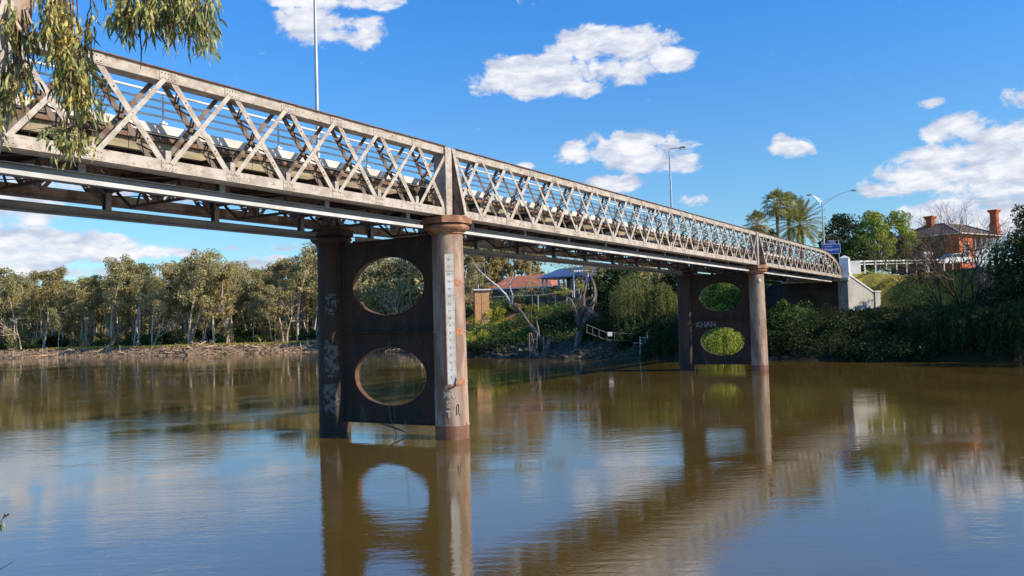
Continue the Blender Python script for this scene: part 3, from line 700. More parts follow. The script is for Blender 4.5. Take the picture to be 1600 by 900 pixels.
m.tube([(q2[0], q2[1], 8.0), (q2[0]-.05, q2[1]-.02, 6.5), (q2[0]-.25, q2[1], 5.0), (q2[0]-.35, q2[1], 3.6), (q2[0]-.55, q2[1], 1.2)], .009, 4)
tag(m.build('hanging_wire', 'ink'), 'thin wire hanging down across the oval openings of the near pier', 'wire')

# ------------------------------------------------------------------ abutment
ab = empty('bridge_abutment', (P1[0], P1[1], -.2), (0, 0, BROT[2])); tag(ab, 'pale concrete abutment with sloping wing wall where the bridge meets the right bank', 'abutment')
m = MB(); m.box(77.3, 79.2, .353, SPACE+.75, -1, 8.35); m.build('block', 'shaded_concrete', ab)
m = MB(); m.box(77.2, 79.2, -.75, .35, -1, 8.35); m.build('corner_pier', 'concrete_base', ab)
m = MB(); m.box(76.6, 79.2, -.95, SPACE+.95, 8.353, 8.72); m.build('bearing_shelf', 'concrete', ab)
m = MB(); m.box(77.6, 78.9, .5, SPACE-.5, 8.723, 9.95); m.build('back_wall', 'concrete', ab)
for y in (-.42, SPACE+.42):
    zt2 = 11.0 if y < 0 else 9.4
    m = MB(); m.box(77.3, 78.3, y-.5, y+.5, 8.723, zt2); m.box(77.22, 78.38, y-.58, y+.58, 8.723, 9.35)
    o = m.build('end_pillar', 'white_paint' if y < 0 else 'concrete', ab)
    c_ = MB(); c_.add([(77.22, y-.58, zt2+.003), (78.38, y-.58, zt2+.003), (78.38, y+.58, zt2+.003), (77.22, y+.58, zt2+.003), (77.8, y, zt2+.35)], [(0, 1, 4), (1, 2, 4), (2, 3, 4), (3, 0, 4), (3, 2, 1, 0)]); c_.build('pyramid_cap', 'white_paint', o)
def wing(name_mat, B, e, n_, L, z0, z1):
    """splayed wing wall from corner B along e (local s,t), thickness along n_"""
    B = np.array(B); e = Vn(e); n_ = Vn(n_)
    def q(a, b_, z): p = B+e*a+n_*b_; return (p[0], p[1], z)
    m = MB(); m.prism([q(0, 0, -1), q(0, 0, z0), q(.5, 0, z0-.05), q(L, 0, z1), q(L, 0, -1)], (*(n_*.8), 0)); ww = m.build('wing_wall', name_mat, ab)
    cp = MB(); cp.bar(q(.2, .4, z0+.02), q(L, .4, z1+.09), .17, .96, (*n_, 0)); cp.build('coping', 'white_paint' if name_mat == 'concrete' else name_mat, ww)
    ep = MB(); ep.prism([q(L+.003, -.12, -1), q(L+.75, -.12, -1), q(L+.75, -.12, z1+.12), q(L+.003, -.12, z1+.12)], (*(n_*1.05), 0)); ep.build('end_block', name_mat, ww)
    ec = MB(); ec.prism([q(L-.06, -.2, z1+.123), q(L+.82, -.2, z1+.123), q(L+.82, -.2, z1+.26), q(L-.06, -.2, z1+.26)], (*(n_*1.2), 0)); ec.build('end_cap', 'white_paint' if name_mat == 'concrete' else name_mat, ww)
    if name_mat == 'concrete': pq = MB(); pq.prism([q(L-1.25, -.03, 5.0), q(L-.6, -.03, 5.0), q(L-.6, -.03, 5.5), q(L-1.25, -.03, 5.5)], (*(n_*.027), 0)); pq.build('plaque', 'white_paint', ww)
wing('concrete', (77.25, -.753), (.77, -.64), (.64, .77), 3.7, 9.05, 6.85)
wing('shaded_concrete', (77.25, SPACE+.753), (.3, .95), (.95, -.3), 3.6, 8.8, 6.6)

# approach road beyond the bridge
m = MB(); m.box(79.2, 260, .6, SPACE-.6, 9.5, 9.76); rd = m.build('road', 'asphalt'); rd.location = (P1[0], P1[1], -.2); rd.rotation_euler = (0, 0, BROT[2]); tag(rd, kind='structure')

# ------------------------------------------------------------------ lamps, signs, fence
def lamp_pole(px, py_base, s, t_, label, top):
    b_ = P1+BD*s+BT*t_; z0 = 9.2; root = empty('street_lamp', (b_[0], b_[1], z0)); tag(root, label, 'street lamp', 'street lamps along the bridge')
    m = MB(); m.tube([(0, 0, -.3), (0, 0, (top-z0)*.5), (0, 0, top-z0)], [.105, .085, .06], 14); o = m.build('pole', 'galvanised', root); smooth_angle(o)
    m = MB(); m.box(-.16, .16, -.16, .16, -.05, .05); m.build('base_plate', 'galvanised', root)
    m = MB(); m.tube([(0, 0, top-z0-.06), (.05, 0, top-z0+.02), (.9, 0, top-z0+.08)], .04, 8); m.build('arm', 'galvanised', root)
    m = MB(); m.prism([(.85, -.12, top-z0+.02), (.95, -.16, top-z0+.17), (1.3, -.16, top-z0+.17), (1.42, -.10, top-z0+.04)], (0, .28, 0)); hd = m.build('lamp_head', 'lamp_grey', root)
    m = MB(); m.prism([(.93, -.10, top-z0-.04), (.93, -.10, top-z0+.018), (1.36, -.10, top-z0+.018), (1.30, -.10, top-z0-.04)], (0, .2, 0)); m.build('lens', 'lamp_glass', hd)
    return root
lamp_pole(0, 0, -.1, 6.75, 'tall galvanised lamp pole behind the near span, running up out of the frame', 18.9)
lamp_pole(0, 0, 41.9, 6.75, 'street lamp with one short arm above the middle span, against the clouds', 18.9)
m = MB(); b_ = at(1166, 345, 108); m.tube([(b_[0], b_[1], 9.2), (b_[0], b_[1], 15.8)], [.09, .07], 8); tag(m.build('bare_pole', 'galvanised'), 'thin grey pole poking above the truss beside the left palm', 'pole')

b_ = at(1288, 392, 106); z0 = 9.4; dl = empty('double_street_lamp', (b_[0], b_[1], z0)); tag(dl, 'tall street lamp with two unequal curved arms beside the bridge end', 'street lamp', 'street lamps along the bridge')
hh = 18.3-z0
m = MB(); m.tube([(0, 0, -.3), (0, 0, 4.5), (0, 0, hh)], [.14, .11, .075], 14); smooth_angle(m.build('pole', 'galvanised', dl))
for sg, ln, hz in ((-1, 1.35, .95), (1, 3.75, 1.35)):
    m = MB(); m.tube([(0, 0, hh-.45)]+[(sg*ln*q, 0, hh-.45+(hz+.42)*math.sin(q*1.45)/math.sin(1.45)) for q in (.15, .35, .6, .8, 1.)], .035, 6)
    m.tube([(0, 0, hh+.02), (sg*ln*.35, 0, hh+.02+hz*.42), (sg*ln*.7, 0, hh+hz*.80)], .03, 6); m.build('arm', 'galvanised', dl)
    m = MB(); c0 = sg*ln; m.prism([(c0-.05*sg, -.14, hh+hz-.08), (c0, -.14, hh+hz+.08), (c0+sg*.5, -.14, hh+hz+.06), (c0+sg*.55, -.14, hh+hz-.06)], (0, .28, 0)); hd = m.build('lamp_head', 'lamp_grey', dl)
    m = MB(); m.box(min(c0+sg*.12, c0+sg*.5), max(c0+sg*.12, c0+sg*.5), -.1, .1, hh+hz-.13, hh+hz-.081); m.build('lens', 'lamp_glass', hd)
def sign_mb(hw_, hh_, rr_=.1, y=-.02, th_=.04):
    pts = []
    for cx, cz, a0 in ((hw_-rr_, hh_-rr_, 0), (-hw_+rr_, hh_-rr_, 90), (-hw_+rr_, -hh_+rr_, 180), (hw_-rr_, -hh_+rr_, 270)):
        for q in range(5): a = R(a0+q*22.5); pts.append((cx+rr_*math.cos(a), y, cz+rr_*math.sin(a)))
    return MB().prism(pts, (0, th_, 0))
b_ = at(1299, 389, 101); g0 = gz(b_[0], b_[1]); sg_ = empty('direction_sign', (b_[0], b_[1], g0), (0, 0, R(-12))); tag(sg_, 'blue direction sign with smaller blue plate above, on posts behind the white bridge pillar', 'sign')
zc = b_[2]-g0; 
m = MB()
for x in (-.55, .85): m.tube([(x, .06, -.3), (x, .06, zc+(1.02 if x > 0 else .72))], .04, 8)
m.tube([(-.55, .06, zc+.72), (.85, .06, zc+1.02)], .025, 6); m.build('posts', 'galvanised', sg_)
bd = sign_mb(1.02, .58).build('border', 'white_paint', sg_); bd.location = (0, 0, zc); f_ = sign_mb(.97, .53, y=-.026, th_=.005).build('face', 'blue_sign', bd)
vs, fs = text_flat('Wangaratta', .40, .004); mb = MB(); mb.add([(x*.85+.02, -.029, y-.06) for x, y, _ in vs], fs)
vs, fs = text_flat('Rutherglen', .2, .002); mb.add([(x-.25, -.029, y+.3) for x, y, _ in vs], fs); mb.build('lettering', 'white_paint', bd)
bd = sign_mb(.42, .2, .08).build('border', 'white_paint', sg_); bd.location = (.05, 0, zc+.82); sign_mb(.38, .16, .06, -.026, .005).build('face', 'blue_sign', bd)
vs, fs = text_flat('C376', .26, .003); mb = MB(); mb.add([(x, -.029, y) for x, y, _ in vs], fs); mb.build('lettering', 'white_paint', bd)

# white guard fence above the grass slope
fe = empty('guard_fence', (0, 0, 0)); tag(fe, 'low white post and rail guard fence running right from the bridge pillar above the grass', 'fence')
pts = [at(1319, 412, 101.5), at(1346, 411, 103), at(1387, 410, 105), at(1440, 409, 108), at(1500, 408, 112)]
rail = MB(); zt = []
for a, b_ in zip(pts[:-1], pts[1:]):
    a = a.copy(); b_ = b_.copy()
    for dz in (0.05, -.3):
        rail.bar((a[0], a[1], a[2]+.15+dz), (b_[0], b_[1], b_[2]+.15+dz), .17 if dz > 0 else .10, .05, (b_-a)[[1, 0, 2]]*[1, -1, 0])
rail.build('rails', 'white_paint', fe)
pp = None
def lerp_path(q):
    L_ = [np.linalg.norm(b_-a) for a, b_ in zip(pts[:-1], pts[1:])]; d_ = q*sum(L_)
    for l, a, b_ in zip(L_, pts[:-1], pts[1:]):
        if d_ <= l: return a+(b_-a)*d_/l
        d_ -= l
    return pts[-1]
for q in [.015+.012*i for i in range(10)]+[.16+.085*i for i in range(10)]:
    p = lerp_path(q)
    if pp is None: pp = MB().box(-.07, .07, -.16, -.04, -1.3, .28).build('post', 'white_paint', fe)
    else: pp = pp.copy(); COL.objects.link(pp)
    pp.location = (p[0], p[1], p[2])

# ------------------------------------------------------------------ foliage generators
def rdirs(rng, n):
    v = rng.normal(size=(n, 3)); return v/np.linalg.norm(v, axis=1)[:, None]
def leaf_quads(rng, cen, size, asp=.45, droop=0., pointed=True):
    """one lozenge or quad per centre"""
    n = len(cen); d = rdirs(rng, n); d[:, 2] -= droop; d /= np.linalg.norm(d, axis=1)[:, None]
    s_ = rdirs(rng, n); s_ = np.cross(d, s_); s_ /= np.linalg.norm(s_, axis=1)[:, None]+1e-9
    L = (size*rng.uniform(.6, 1.3, n))[:, None]; Wd = L*asp
    if pointed: return np.stack([cen-d*L/2, cen+s_*Wd/2, cen+d*L/2, cen-s_*Wd/2], 1)
    return np.stack([cen-d*L/2-s_*Wd/2, cen-d*L/2+s_*Wd/2, cen+d*L/2+s_*Wd/2, cen+d*L/2-s_*Wd/2], 1)
def clump(rng, c, r, n, hollow=.35):
    v = rdirs(rng, n)*(hollow+(1-hollow)*rng.random(n)**.6)[:, None]; return np.array(c)+v*np.array(r)
def limb(rng, p, d, L, r0, r1, m, nseg=5, wob=.18, up=.0, n=6):
    pts = [np.array(p, float)]; d = Vn(d); rads = [r0]
    for i in range(nseg):
        d = Vn(d+rng.normal(size=3)*wob+np.array([0, 0, up])); pts.append(pts[-1]+d*L/nseg); rads.append(r0+(r1-r0)*(i+1)/nseg)
    m.tube(pts, rads, n, False); return pts, d
def gum(seed, H, name='gum_tree', leaf='leaf_gum', bark='bark_pale', lean=.06, cb=.38, spread=.17, nl=120, ls=.42, forks=1, nlimb=11, low=False):
    rng = np.random.default_rng(seed); wood = MB(); lv = []
    r0 = H*.0095+.04; tips = []
    dirs = [np.array([rng.normal()*lean, rng.normal()*lean, 1])]
    if forks > 1: dirs = [np.array([math.cos(a)*.22, math.sin(a)*.22, 1]) for a in rng.uniform(0, 6.28, forks)]
    for dv in dirs:
        pts, dd = limb(rng, (0, 0, -.4), dv, H*.86, r0, r0*.22, wood, 9, .055, .02, 7)
        for i in range(nlimb):
            f = cb+(1-cb)*(i+rng.random())/nlimb*.97; q = f*9; k_ = min(int(q), 8); p = pts[k_]+(pts[k_+1]-pts[k_])*(q-k_)
            a = rng.uniform(0, 6.28); upw = rng.uniform(.6, 1.5); L = H*spread*rng.uniform(.6, 1.2)*(1.1-.5*max(0, f-cb))
            lp, ld = limb(rng, p, (math.cos(a), math.sin(a), upw), L, r0*.30*(1.1-f*.6), r0*.07, wood, 4, .2, .05, 4)
            tips.append((lp[-1], .8+.4*rng.random())); tips.append((lp[3], .6))
            for j in range(2):
                sp_, _ = limb(rng, lp[2+j], (math.cos(a+rng.normal()), math.sin(a+rng.normal()), rng.uniform(.1, 1)), L*.5, r0*.08, r0*.03, wood, 3, .25, .03, 3)
                tips.append((sp_[-1], .75))
        tips.append((pts[-1], 1.0))
    for p, sc in tips:
        if rng.random() < .10: continue
        rx = H*.062*sc*rng.uniform(.7, 1.3)
        lv.append(leaf_quads(rng, clump(rng, p, (rx, rx, rx*.72), int(nl*sc)), ls, .42, .5))
        if rng.random() < .6: lv.append(leaf_quads(rng, clump(rng, np.array(p)-[0, 0, rx*1.2], (rx*.7, rx*.7, rx*1.1), int(nl*sc*.5)), ls, .35, 1.0))
    if low:
        for i in range(7):
            z = H*rng.uniform(.12, cb); a = rng.uniform(0, 6.28); k_ = int(z/(H*.86)*9); p = pts[k_]+np.array([math.cos(a), math.sin(a), 0])*.6
            lv.append(leaf_quads(rng, clump(rng, p, (.9, .9, 1.3), 90), ls*.8, .4, .6))
    root = empty(name); wood.build('trunk', bark, root, True)
    cr = MB(); cr.quads(np.concatenate(lv)); cr.build('crown', leaf, root)
    return root
def bush(seed, W, H, leaf, n=1600, ls=.28, name='bush', bark='bark_dark', lumps=14, droop=.1):
    rng = np.random.default_rng(seed); m = MB(); lv = []
    for i in range(lumps):
        a = rng.uniform(0, 6.28); q = math.sqrt(rng.random()); z = H*rng.uniform(.15, .9)*(1-.45*q); c = np.array([math.cos(a)*q*W*.42, math.sin(a)*q*W*.42, z])
        m.tube([(0, 0, -.3), c*[.4, .4, .5], c], [.05, .035, .012], 4, False)
        r = W*rng.uniform(.12, .24); lv.append(leaf_quads(rng, clump(rng, c, (r, r, r*.8), n//lumps, .5), ls, .5, droop))
    root = empty(name); m.build('stems', bark, root)
    cr = MB(); cr.quads(np.concatenate(lv)); cr.build('foliage', leaf, root)
    return root
def broadleaf(seed, H, W, leaf, name, bark='bark_dark', nl=150, ls=.3, lumps=34, cb=.25):
    rng = np.random.default_rng(seed); m = MB(); lv = []
    pts, dd = limb(rng, (0, 0, -.3), (rng.normal()*.06, rng.normal()*.06, 1), H*.62, .022*H+.06, .05, m, 6, .08, 0, 8)
    for i in range(lumps):
        f = (i+.5)/lumps; z = H*(cb+(.95-cb)*f); prof = math.sin(math.pi*min(1, (f*.82+.16)))**.6; a = i*2.4+rng.normal()*.3; q = W*.5*prof*rng.uniform(.35, .95)
        c = np.array([math.cos(a)*q, math.sin(a)*q, z]); k_ = min(6, int(z*.7/(H*.62)*6)); 
        m.tube([pts[k_], (pts[k_]+c)/2+rng.normal(size=3)*.15, c], [.06, .04, .015], 4, False)
        r = W*rng.uniform(.10, .19); lv.append(leaf_quads(rng, clump(rng, c, (r, r, r*.75), nl, .45), ls, .6, .2))
    root = empty(name); m.build('trunk', bark, root, True)
    cr = MB(); cr.quads(np.concatenate(lv)); cr.build('crown', leaf, root)
    return root
def bare_tree(seed, H, name, bark, stems=3, spread=.5, r0=.13, depth=4, lean=(0, 0), nb=3, leafy=0, twig_r=.006):
    rng = np.random.default_rng(seed); m = MB(); ends = []
    def rec(p, d, L, r, k_):
        pts, dd = limb(rng, p, d, L, r, r*.62, m, 4, .13, .03, 5 if k_ > 1 else 3)
        if k_ == 0: ends.append(pts[-1]); return
        for j in range(nb if k_ < 3 else nb):
            q = pts[rng.integers(2, 5)]; nd = Vn(dd+rng.normal(size=3)*spread); nd[2] = abs(nd[2])*.8+.1
            rec(q, nd, L*rng.uniform(.55, .85), max(r*.58, twig_r), k_-1)
    for s_ in range(stems):
        a = rng.uniform(0, 6.28); rec((0, 0, -.3), (math.cos(a)*.35+lean[0], math.sin(a)*.35+lean[1], 1), H*.36, r0, depth)
    root = empty(name); m.build('branches', bark, root)
    if leafy:
        lv = [leaf_quads(rng, clump(rng, e, (.35, .35, .3), leafy), .14, .5, .3) for e in ends[::2]]; MB().quads(np.concatenate(lv)).build('leaves', 'leaf_lime', root)
    return root
def fan_palm(seed, H, name='fan_palm', W=2.6, nf=56):
    rng = np.random.default_rng(seed); root = empty(name); m = MB(); lean = rng.normal(size=2)*.03
    m.tube([(lean[0]*H*q, lean[1]*H*q, H*q-.3*(q == 0)) for q in (0, .3, .6, 1)], [.30, .24, .22, .26], 12, False); m.build('trunk', 'palm_trunk', root, True)
    top = np.array([lean[0]*H, lean[1]*H, H]); q_ = []; st = MB(); sk = []
    for i in range(nf):
        a = i*2.4; f = i/nf; e = R(84-140*f+rng.normal()*8); d = np.array([math.cos(a)*math.cos(e), math.sin(a)*math.cos(e), math.sin(e)])
        L = W*.40*rng.uniform(.8, 1.15); hub = top+d*L; st.tube([top, hub], .02, 3, False)
        side = Vn(np.cross(d, [0, 0, 1])); upv = np.cross(side, d)
        for k_ in range(16):
            an = R(-80+160*k_/15); dr = d*math.cos(an)+side*math.sin(an)*.95; ln = W*.52*(1-.22*abs(an))*rng.uniform(.85, 1.05); n_ = upv
            mid = hub+dr*ln*.55; tip = hub+dr*ln*.9-np.array([0, 0, ln*rng.uniform(.18, .42)]); wv = np.cross(n_, dr)*.05
            q_.append([hub, mid-wv, mid-wv*.9+wv*1.9, hub]); q_.append([mid-wv, tip, tip, mid+wv])
    for i in range(60):
        a = rng.uniform(0, 6.28); z = -rng.uniform(0, 1.3); p0 = top+[math.cos(a)*.2, math.sin(a)*.2, z*.3]; p1 = top+[math.cos(a)*.62, math.sin(a)*.62, z-.4]; s_ = np.array([-math.sin(a), math.cos(a), 0])*.14
        sk.append([p0-s_*.3, p0+s_*.3, p1+s_, p1-s_])
    cr = MB().quads(np.array(q_)); o = cr.build('fronds', 'palm_leaf', root); st.build('stalks', 'palm_skirt', o); MB().quads(np.array(sk)).build('dead_skirt', 'palm_skirt', root)
    return root
def date_palm(seed, H, name='date_palm', W=3.6):
    rng = np.random.default_rng(seed); root = empty(name); m = MB(); m.tube([(0, 0, -.3), (0, 0, H*.5), (0, 0, H)], [.42, .38, .46], 12, False); m.build('trunk', 'palm_trunk', root, True)
    q_ = []
    for i in range(88):
        a = i*2.4; f = i/88; e = R(82-118*f); d = np.array([math.cos(a)*math.cos(e), math.sin(a)*math.cos(e), math.sin(e)]); p = np.array([0, 0, H]); pr = p
        L = W*rng.uniform(.9, 1.1); side = Vn(np.cross(d, [0, 0, 1])); N_ = 16
        for k_ in range(N_):
            d = Vn(d-np.array([0, 0, .045])); p = pr+d*L/N_; up = np.cross(side, d)
            q_.append([pr-side*.02, pr+side*.02, p+side*.02, p-side*.02])
            if k_ > 2:
                for sg in (-1, 1):
                    ll = .55*math.sin(math.pi*(k_+1)/(N_+2))**.6; tip = p+side*sg*ll*.8+d*ll*.6+up*.12; q_.append([p-d*.08, p+d*.08, tip+d*.05, tip-d*.02])
            pr = p
    MB().quads(np.array(q_)).build('fronds', 'palm_leaf', root)
    return root
def willow(seed, H, W, name='willow', leaf='leaf_willow'):
    rng = np.random.default_rng(seed); m = MB(); lv = []; pts, dd = limb(rng, (0, 0, -.3), (.05, 0, 1), H*.6, .3, .12, m, 5, .1, 0, 8)
    for i in range(150):
        a = rng.uniform(0, 6.28); q = W*.5*math.sqrt(rng.random()); z0 = H*(1-.35*(2*q/W)**2)*rng.uniform(.85, 1); st = np.array([math.cos(a)*q, math.sin(a)*q, z0]); ln = H*rng.uniform(.25, .75)
        if i % 5 == 0: m.tube([pts[-1], (pts[-1]+st)/2+[0, 0, .4], st], [.06, .04, .015], 4, False)
        n = int(ln*26); zz = rng.random(n); cen = st+np.stack([rng.normal(size=n)*.12+math.cos(a)*.3*zz, rng.normal(size=n)*.12+math.sin(a)*.3*zz, -zz*ln], 1)
        lv.append(leaf_quads(rng, cen, .26, .25, 2.2))
    root = empty(name); m.build('trunk', 'bark_dark', root, True); MB().quads(np.concatenate(lv)).build('crown', leaf, root); return root
def place(o, x, y, sc=1., rz=0., dz=0., label=None, cat=None, group=None, sz=None):
    o.location = (x, y, gz(x, y)+dz); o.scale = (sc, sc, sz or sc); o.rotation_euler = (0, 0, rz); tag(o, label, cat, group); return o
ORD = ['leftmost', 'second', 'third', 'fourth', 'fifth', 'sixth', 'seventh', 'eighth', 'ninth', 'tenth', 'eleventh', 'twelfth', 'thirteenth', 'fourteenth', 'fifteenth', 'sixteenth', 'seventeenth', 'eighteenth', 'nineteenth', 'twentieth', 'twenty first', 'twenty second', 'twenty third', 'twenty fourth', 'twenty fifth', 'twenty sixth', 'twenty seventh', 'twenty eighth', 'twenty ninth', 'thirtieth', 'thirty first', 'thirty second', 'thirty third', 'thirty fourth', 'thirty fifth', 'thirty sixth', 'thirty seventh', 'thirty eighth', 'thirty ninth', 'fortieth']
def pxof(x, y, z=2.):
    d = np.array([x, y, z-CAMZ]); q = d@F_; return 800+FPX*(d@R2)/q

# ------------------------------------------------------------------ far forest
rnd = random.Random(11)
protoG = [gum(101, 20, cb=.40, nlimb=13), gum(102, 21, cb=.43, lean=.12, leaf='leaf_gum_gold', spread=.15), gum(103, 19, cb=.36, forks=2, nlimb=10, spread=.18), gum(104, 22, cb=.5, spread=.14, nlimb=10, bark='bark_pale'),
          gum(105, 18, cb=.3, leaf='leaf_gum_gold', low=True), gum(106, 20, cb=.45, lean=.2, bark='bark_white', spread=.13, nlimb=9), gum(107, 15, cb=.25, low=True, spread=.2), gum(108, 21, cb=.42, spread=.2, forks=2, nlimb=9, leaf='leaf_gum')]
KIND = ['tall olive gum', 'golden leaning gum', 'twin trunked gum', 'high crowned gum', 'low branching golden gum', 'white trunked gum', 'short bushy gum', 'broad twin trunked gum']
used = [False]*8
def inst(protos, usedl, i):
    if not usedl[i]: usedl[i] = True; return protos[i]
    return copy_tree(protos[i])
def shore_pt(sx, d_):
    """a point d_ metres inland along the far shore at arclength parameter (world x on the shore line)"""
    for a, b_ in zip(SHORE[:-1], SHORE[1:]):
        if min(a[0], b_[0]) <= sx <= max(a[0], b_[0]):
            q = (sx-a[0])/(b_[0]-a[0]); p = a+(b_-a)*q; t_ = Vn(b_-a); n_ = np.array([t_[1], -t_[0]]); return p+n_*d_
front = []
sx = -152.
while sx < -14:
    p = shore_pt(sx, rnd.uniform(7.5, 13)); i = rnd.randrange(8); o = inst(protoG, used, i); 
    sc_ = rnd.choice([rnd.uniform(.5, .7), rnd.uniform(.75, .95), rnd.uniform(.9, 1.12)]); place(o, p[0], p[1], sc_*rnd.uniform(.95, 1.2), rnd.uniform(0, 6.28), sz=sc_); o.rotation_euler = (rnd.gauss(0, .06), rnd.gauss(0, .06), rnd.uniform(0, 6.28)); front.append((pxof(p[0], p[1]), o, i)); sx += rnd.uniform(2.6, 4.6)
for sx in (-118, -92, -80, -61, -47, -36, -27):
    p = shore_pt(sx, rnd.uniform(5, 9)); o = bare_tree(1000+int(-sx), rnd.uniform(9, 14), 'dead_gum', 'bark_pale', 1, .45, .17, 4, (rnd.uniform(-.5, .5), rnd.uniform(-.3, .3)), 3, 0, .025); place(o, p[0], p[1]); tag(o, 'leafless pale gum '+{-118: 'near the left end of the far bank', -92: 'leaning in the left part of the far bank', -80: 'left of the middle of the far bank wood', -61: 'near the middle of the far bank wood', -47: 'right of the middle of the far bank wood', -36: 'seen beside the left pier column', -27: 'seen through the near pier openings'}[sx], 'tree', 'leafless gums on the far bank')
front.sort(key=lambda q: q[0])
vis_i = 0
for q, o, i in front:
    tag(o, cat='tree', group='gum trees lining the far bank')
    if -40 < q < 760: o['label'] = KIND[i]+', '+ORD[min(vis_i, 39)]+' from left in the front row on the far bank'; vis_i += 1
    else: o['label'] = KIND[i]+' on the far bank beyond the frame'
sec = []
for row, (d0, d1, stp) in enumerate(((15, 24, 3.0), (26, 38, 3.4), (42, 60, 3.8))):
    sx = -165.
    while sx < -8:
        p = shore_pt(sx, rnd.uniform(d0, d1)); sx += rnd.uniform(stp*.6, stp*1.3)
        if p[0] > -6 or pxof(p[0], p[1]) > 735: continue
        o = inst(protoG, used, rnd.randrange(8)); place(o, p[0], p[1], rnd.uniform(.78, 1.12), rnd.uniform(0, 6.28))
        if row == 0: sec.append((pxof(p[0], p[1]), o))
        tag(o, ('slender gum standing just behind the front trees of the far bank', 'gum in the shaded middle depth of the far bank forest', 'gum at the back of the far bank forest')[row], 'tree', ('second row gums of the far bank', 'gums in the middle of the far bank forest', 'gums at the back of the far bank forest')[row])
sec.sort(key=lambda q: q[0])
for n_, (q, o) in enumerate(sec):
    if n_ < 40: o['label'] = 'slender gum just behind the front row of the far bank, '+ORD[n_]+' from left'
# the wood behind, one far-off mass of foliage
rngf = np.random.default_rng(5); lvf = []; wf = MB()
for k_ in range(430):
    p = shore_pt(rngf.uniform(-260, -8), rngf.uniform(60, 95)); p = p if pxof(p[0], p[1]) < 715 else p-[70, 0]; z0 = gz(p[0], p[1]); hh_ = rngf.uniform(9, 17)
    for j in range(5): lvf.append(leaf_quads(rngf, clump(rngf, (p[0]+rngf.normal()*1.2, p[1]+rngf.normal()*1.2, z0+hh_*(j+.6)/5), (2.3, 2.3, 1.9), 75), .95, .5, .3))
    wf.tube([(p[0], p[1], z0-.3), (p[0]+rngf.normal()*.6, p[1], z0+hh_)], [.2, .06], 4, False)
wf.quads(np.concatenate(lvf)); tag(wf.build('distant_wood', 'leaf_gum'), 'deep mass of gum forest behind the far bank trees', 'forest', kind='stuff')
# understorey bushes
pb = [bush(201, 5, 3.2, 'leaf_bush', 900, .4), bush(202, 4, 2.6, 'leaf_dark', 800, .4), bush(203, 5, 4.2, 'leaf_gum_gold', 900, .4)]; ub = [False]*3
BK = ['green rounded bush', 'dark green bush', 'tall golden olive bush']
bl_ = []
sx = -140.
while sx < -20:
    p = shore_pt(sx, rnd.uniform(8, 13)); i = rnd.choice([0, 0, 1, 2]); o = inst(pb, ub, i); place(o, p[0], p[1], rnd.uniform(.6, 1.15), rnd.uniform(0, 6.28)); bl_.append((pxof(p[0], p[1]), o, i)); sx += rnd.uniform(2.5, 6)
bl_.sort(key=lambda q: q[0])
for n_, (q, o, i) in enumerate(bl_): tag(o, BK[i]+' under the far bank gums, '+ORD[min(n_, 39)]+' from left', 'bush', 'bushes under the far bank gums')
for k_ in range(60):
    p = shore_pt(rnd.uniform(-160, -18), rnd.uniform(18, 45)); o = inst(pb, ub, rnd.choice([1, 1, 0])); place(o, p[0], p[1], rnd.uniform(.9, 1.6), rnd.uniform(0, 6.28)); tag(o, 'dark undergrowth bush in the depth of the far bank forest', 'bush', 'undergrowth in the far bank forest')
# driftwood at the water's edge
lgs = []
for i in range(4):
    rng = np.random.default_rng(300+i); m = MB(); pts, dd = limb(rng, (-1.6, 0, .12), (1, rng.normal()*.2, .06), 3.4, .17, .07, m, 5, .1, 0, 6)
    for k_ in range(3): limb(rng, pts[1+k_], (rng.normal()*.5, rng.normal(), .7), .9, .06, .02, m, 3, .2, 0, 4)
    lgs.append(m.build('driftwood_log', 'driftwood', None, True))
ul = [False]*4
for k_ in range(90):
    i = rnd.randrange(4); o = lgs[i] if not ul[i] else lgs[i].copy()
    if ul[i]: COL.objects.link(o)
    ul[i] = True; sx = rnd.uniform(-130, -18); p = shore_pt(sx, rnd.uniform(.3, 4.5)); place(o, p[0], p[1], rnd.uniform(.4, 1.25), rnd.uniform(0, 6.28), .05); o.rotation_euler = (rnd.uniform(-.3, .3), rnd.uniform(-.35, .35), rnd.uniform(0, 6.28))
    tag(o, 'pale driftwood log lying on the eroded edge of the far bank', 'log', 'driftwood logs on the far bank')
stp_ = MB().tube([(0, 0, -.3), (.05, 0, .6), (.12, .02, 1.3)], [.10, .09, .06], 7).build('dead_stump', 'driftwood')
for k_ in range(26):
    o = stp_ if k_ == 0 else stp_.copy()
    if k_: COL.objects.link(o)
    p = shore_pt(rnd.uniform(-130, -20), rnd.uniform(.2, 3)); place(o, p[0], p[1], rnd.uniform(.5, 1.2), rnd.uniform(0, 6.28)); o.rotation_euler = (rnd.uniform(-.3, .3), rnd.uniform(-.3, .3), 0)
    tag(o, 'short pale dead stump standing at the water edge of the far bank', 'stump', 'dead stumps on the far bank')
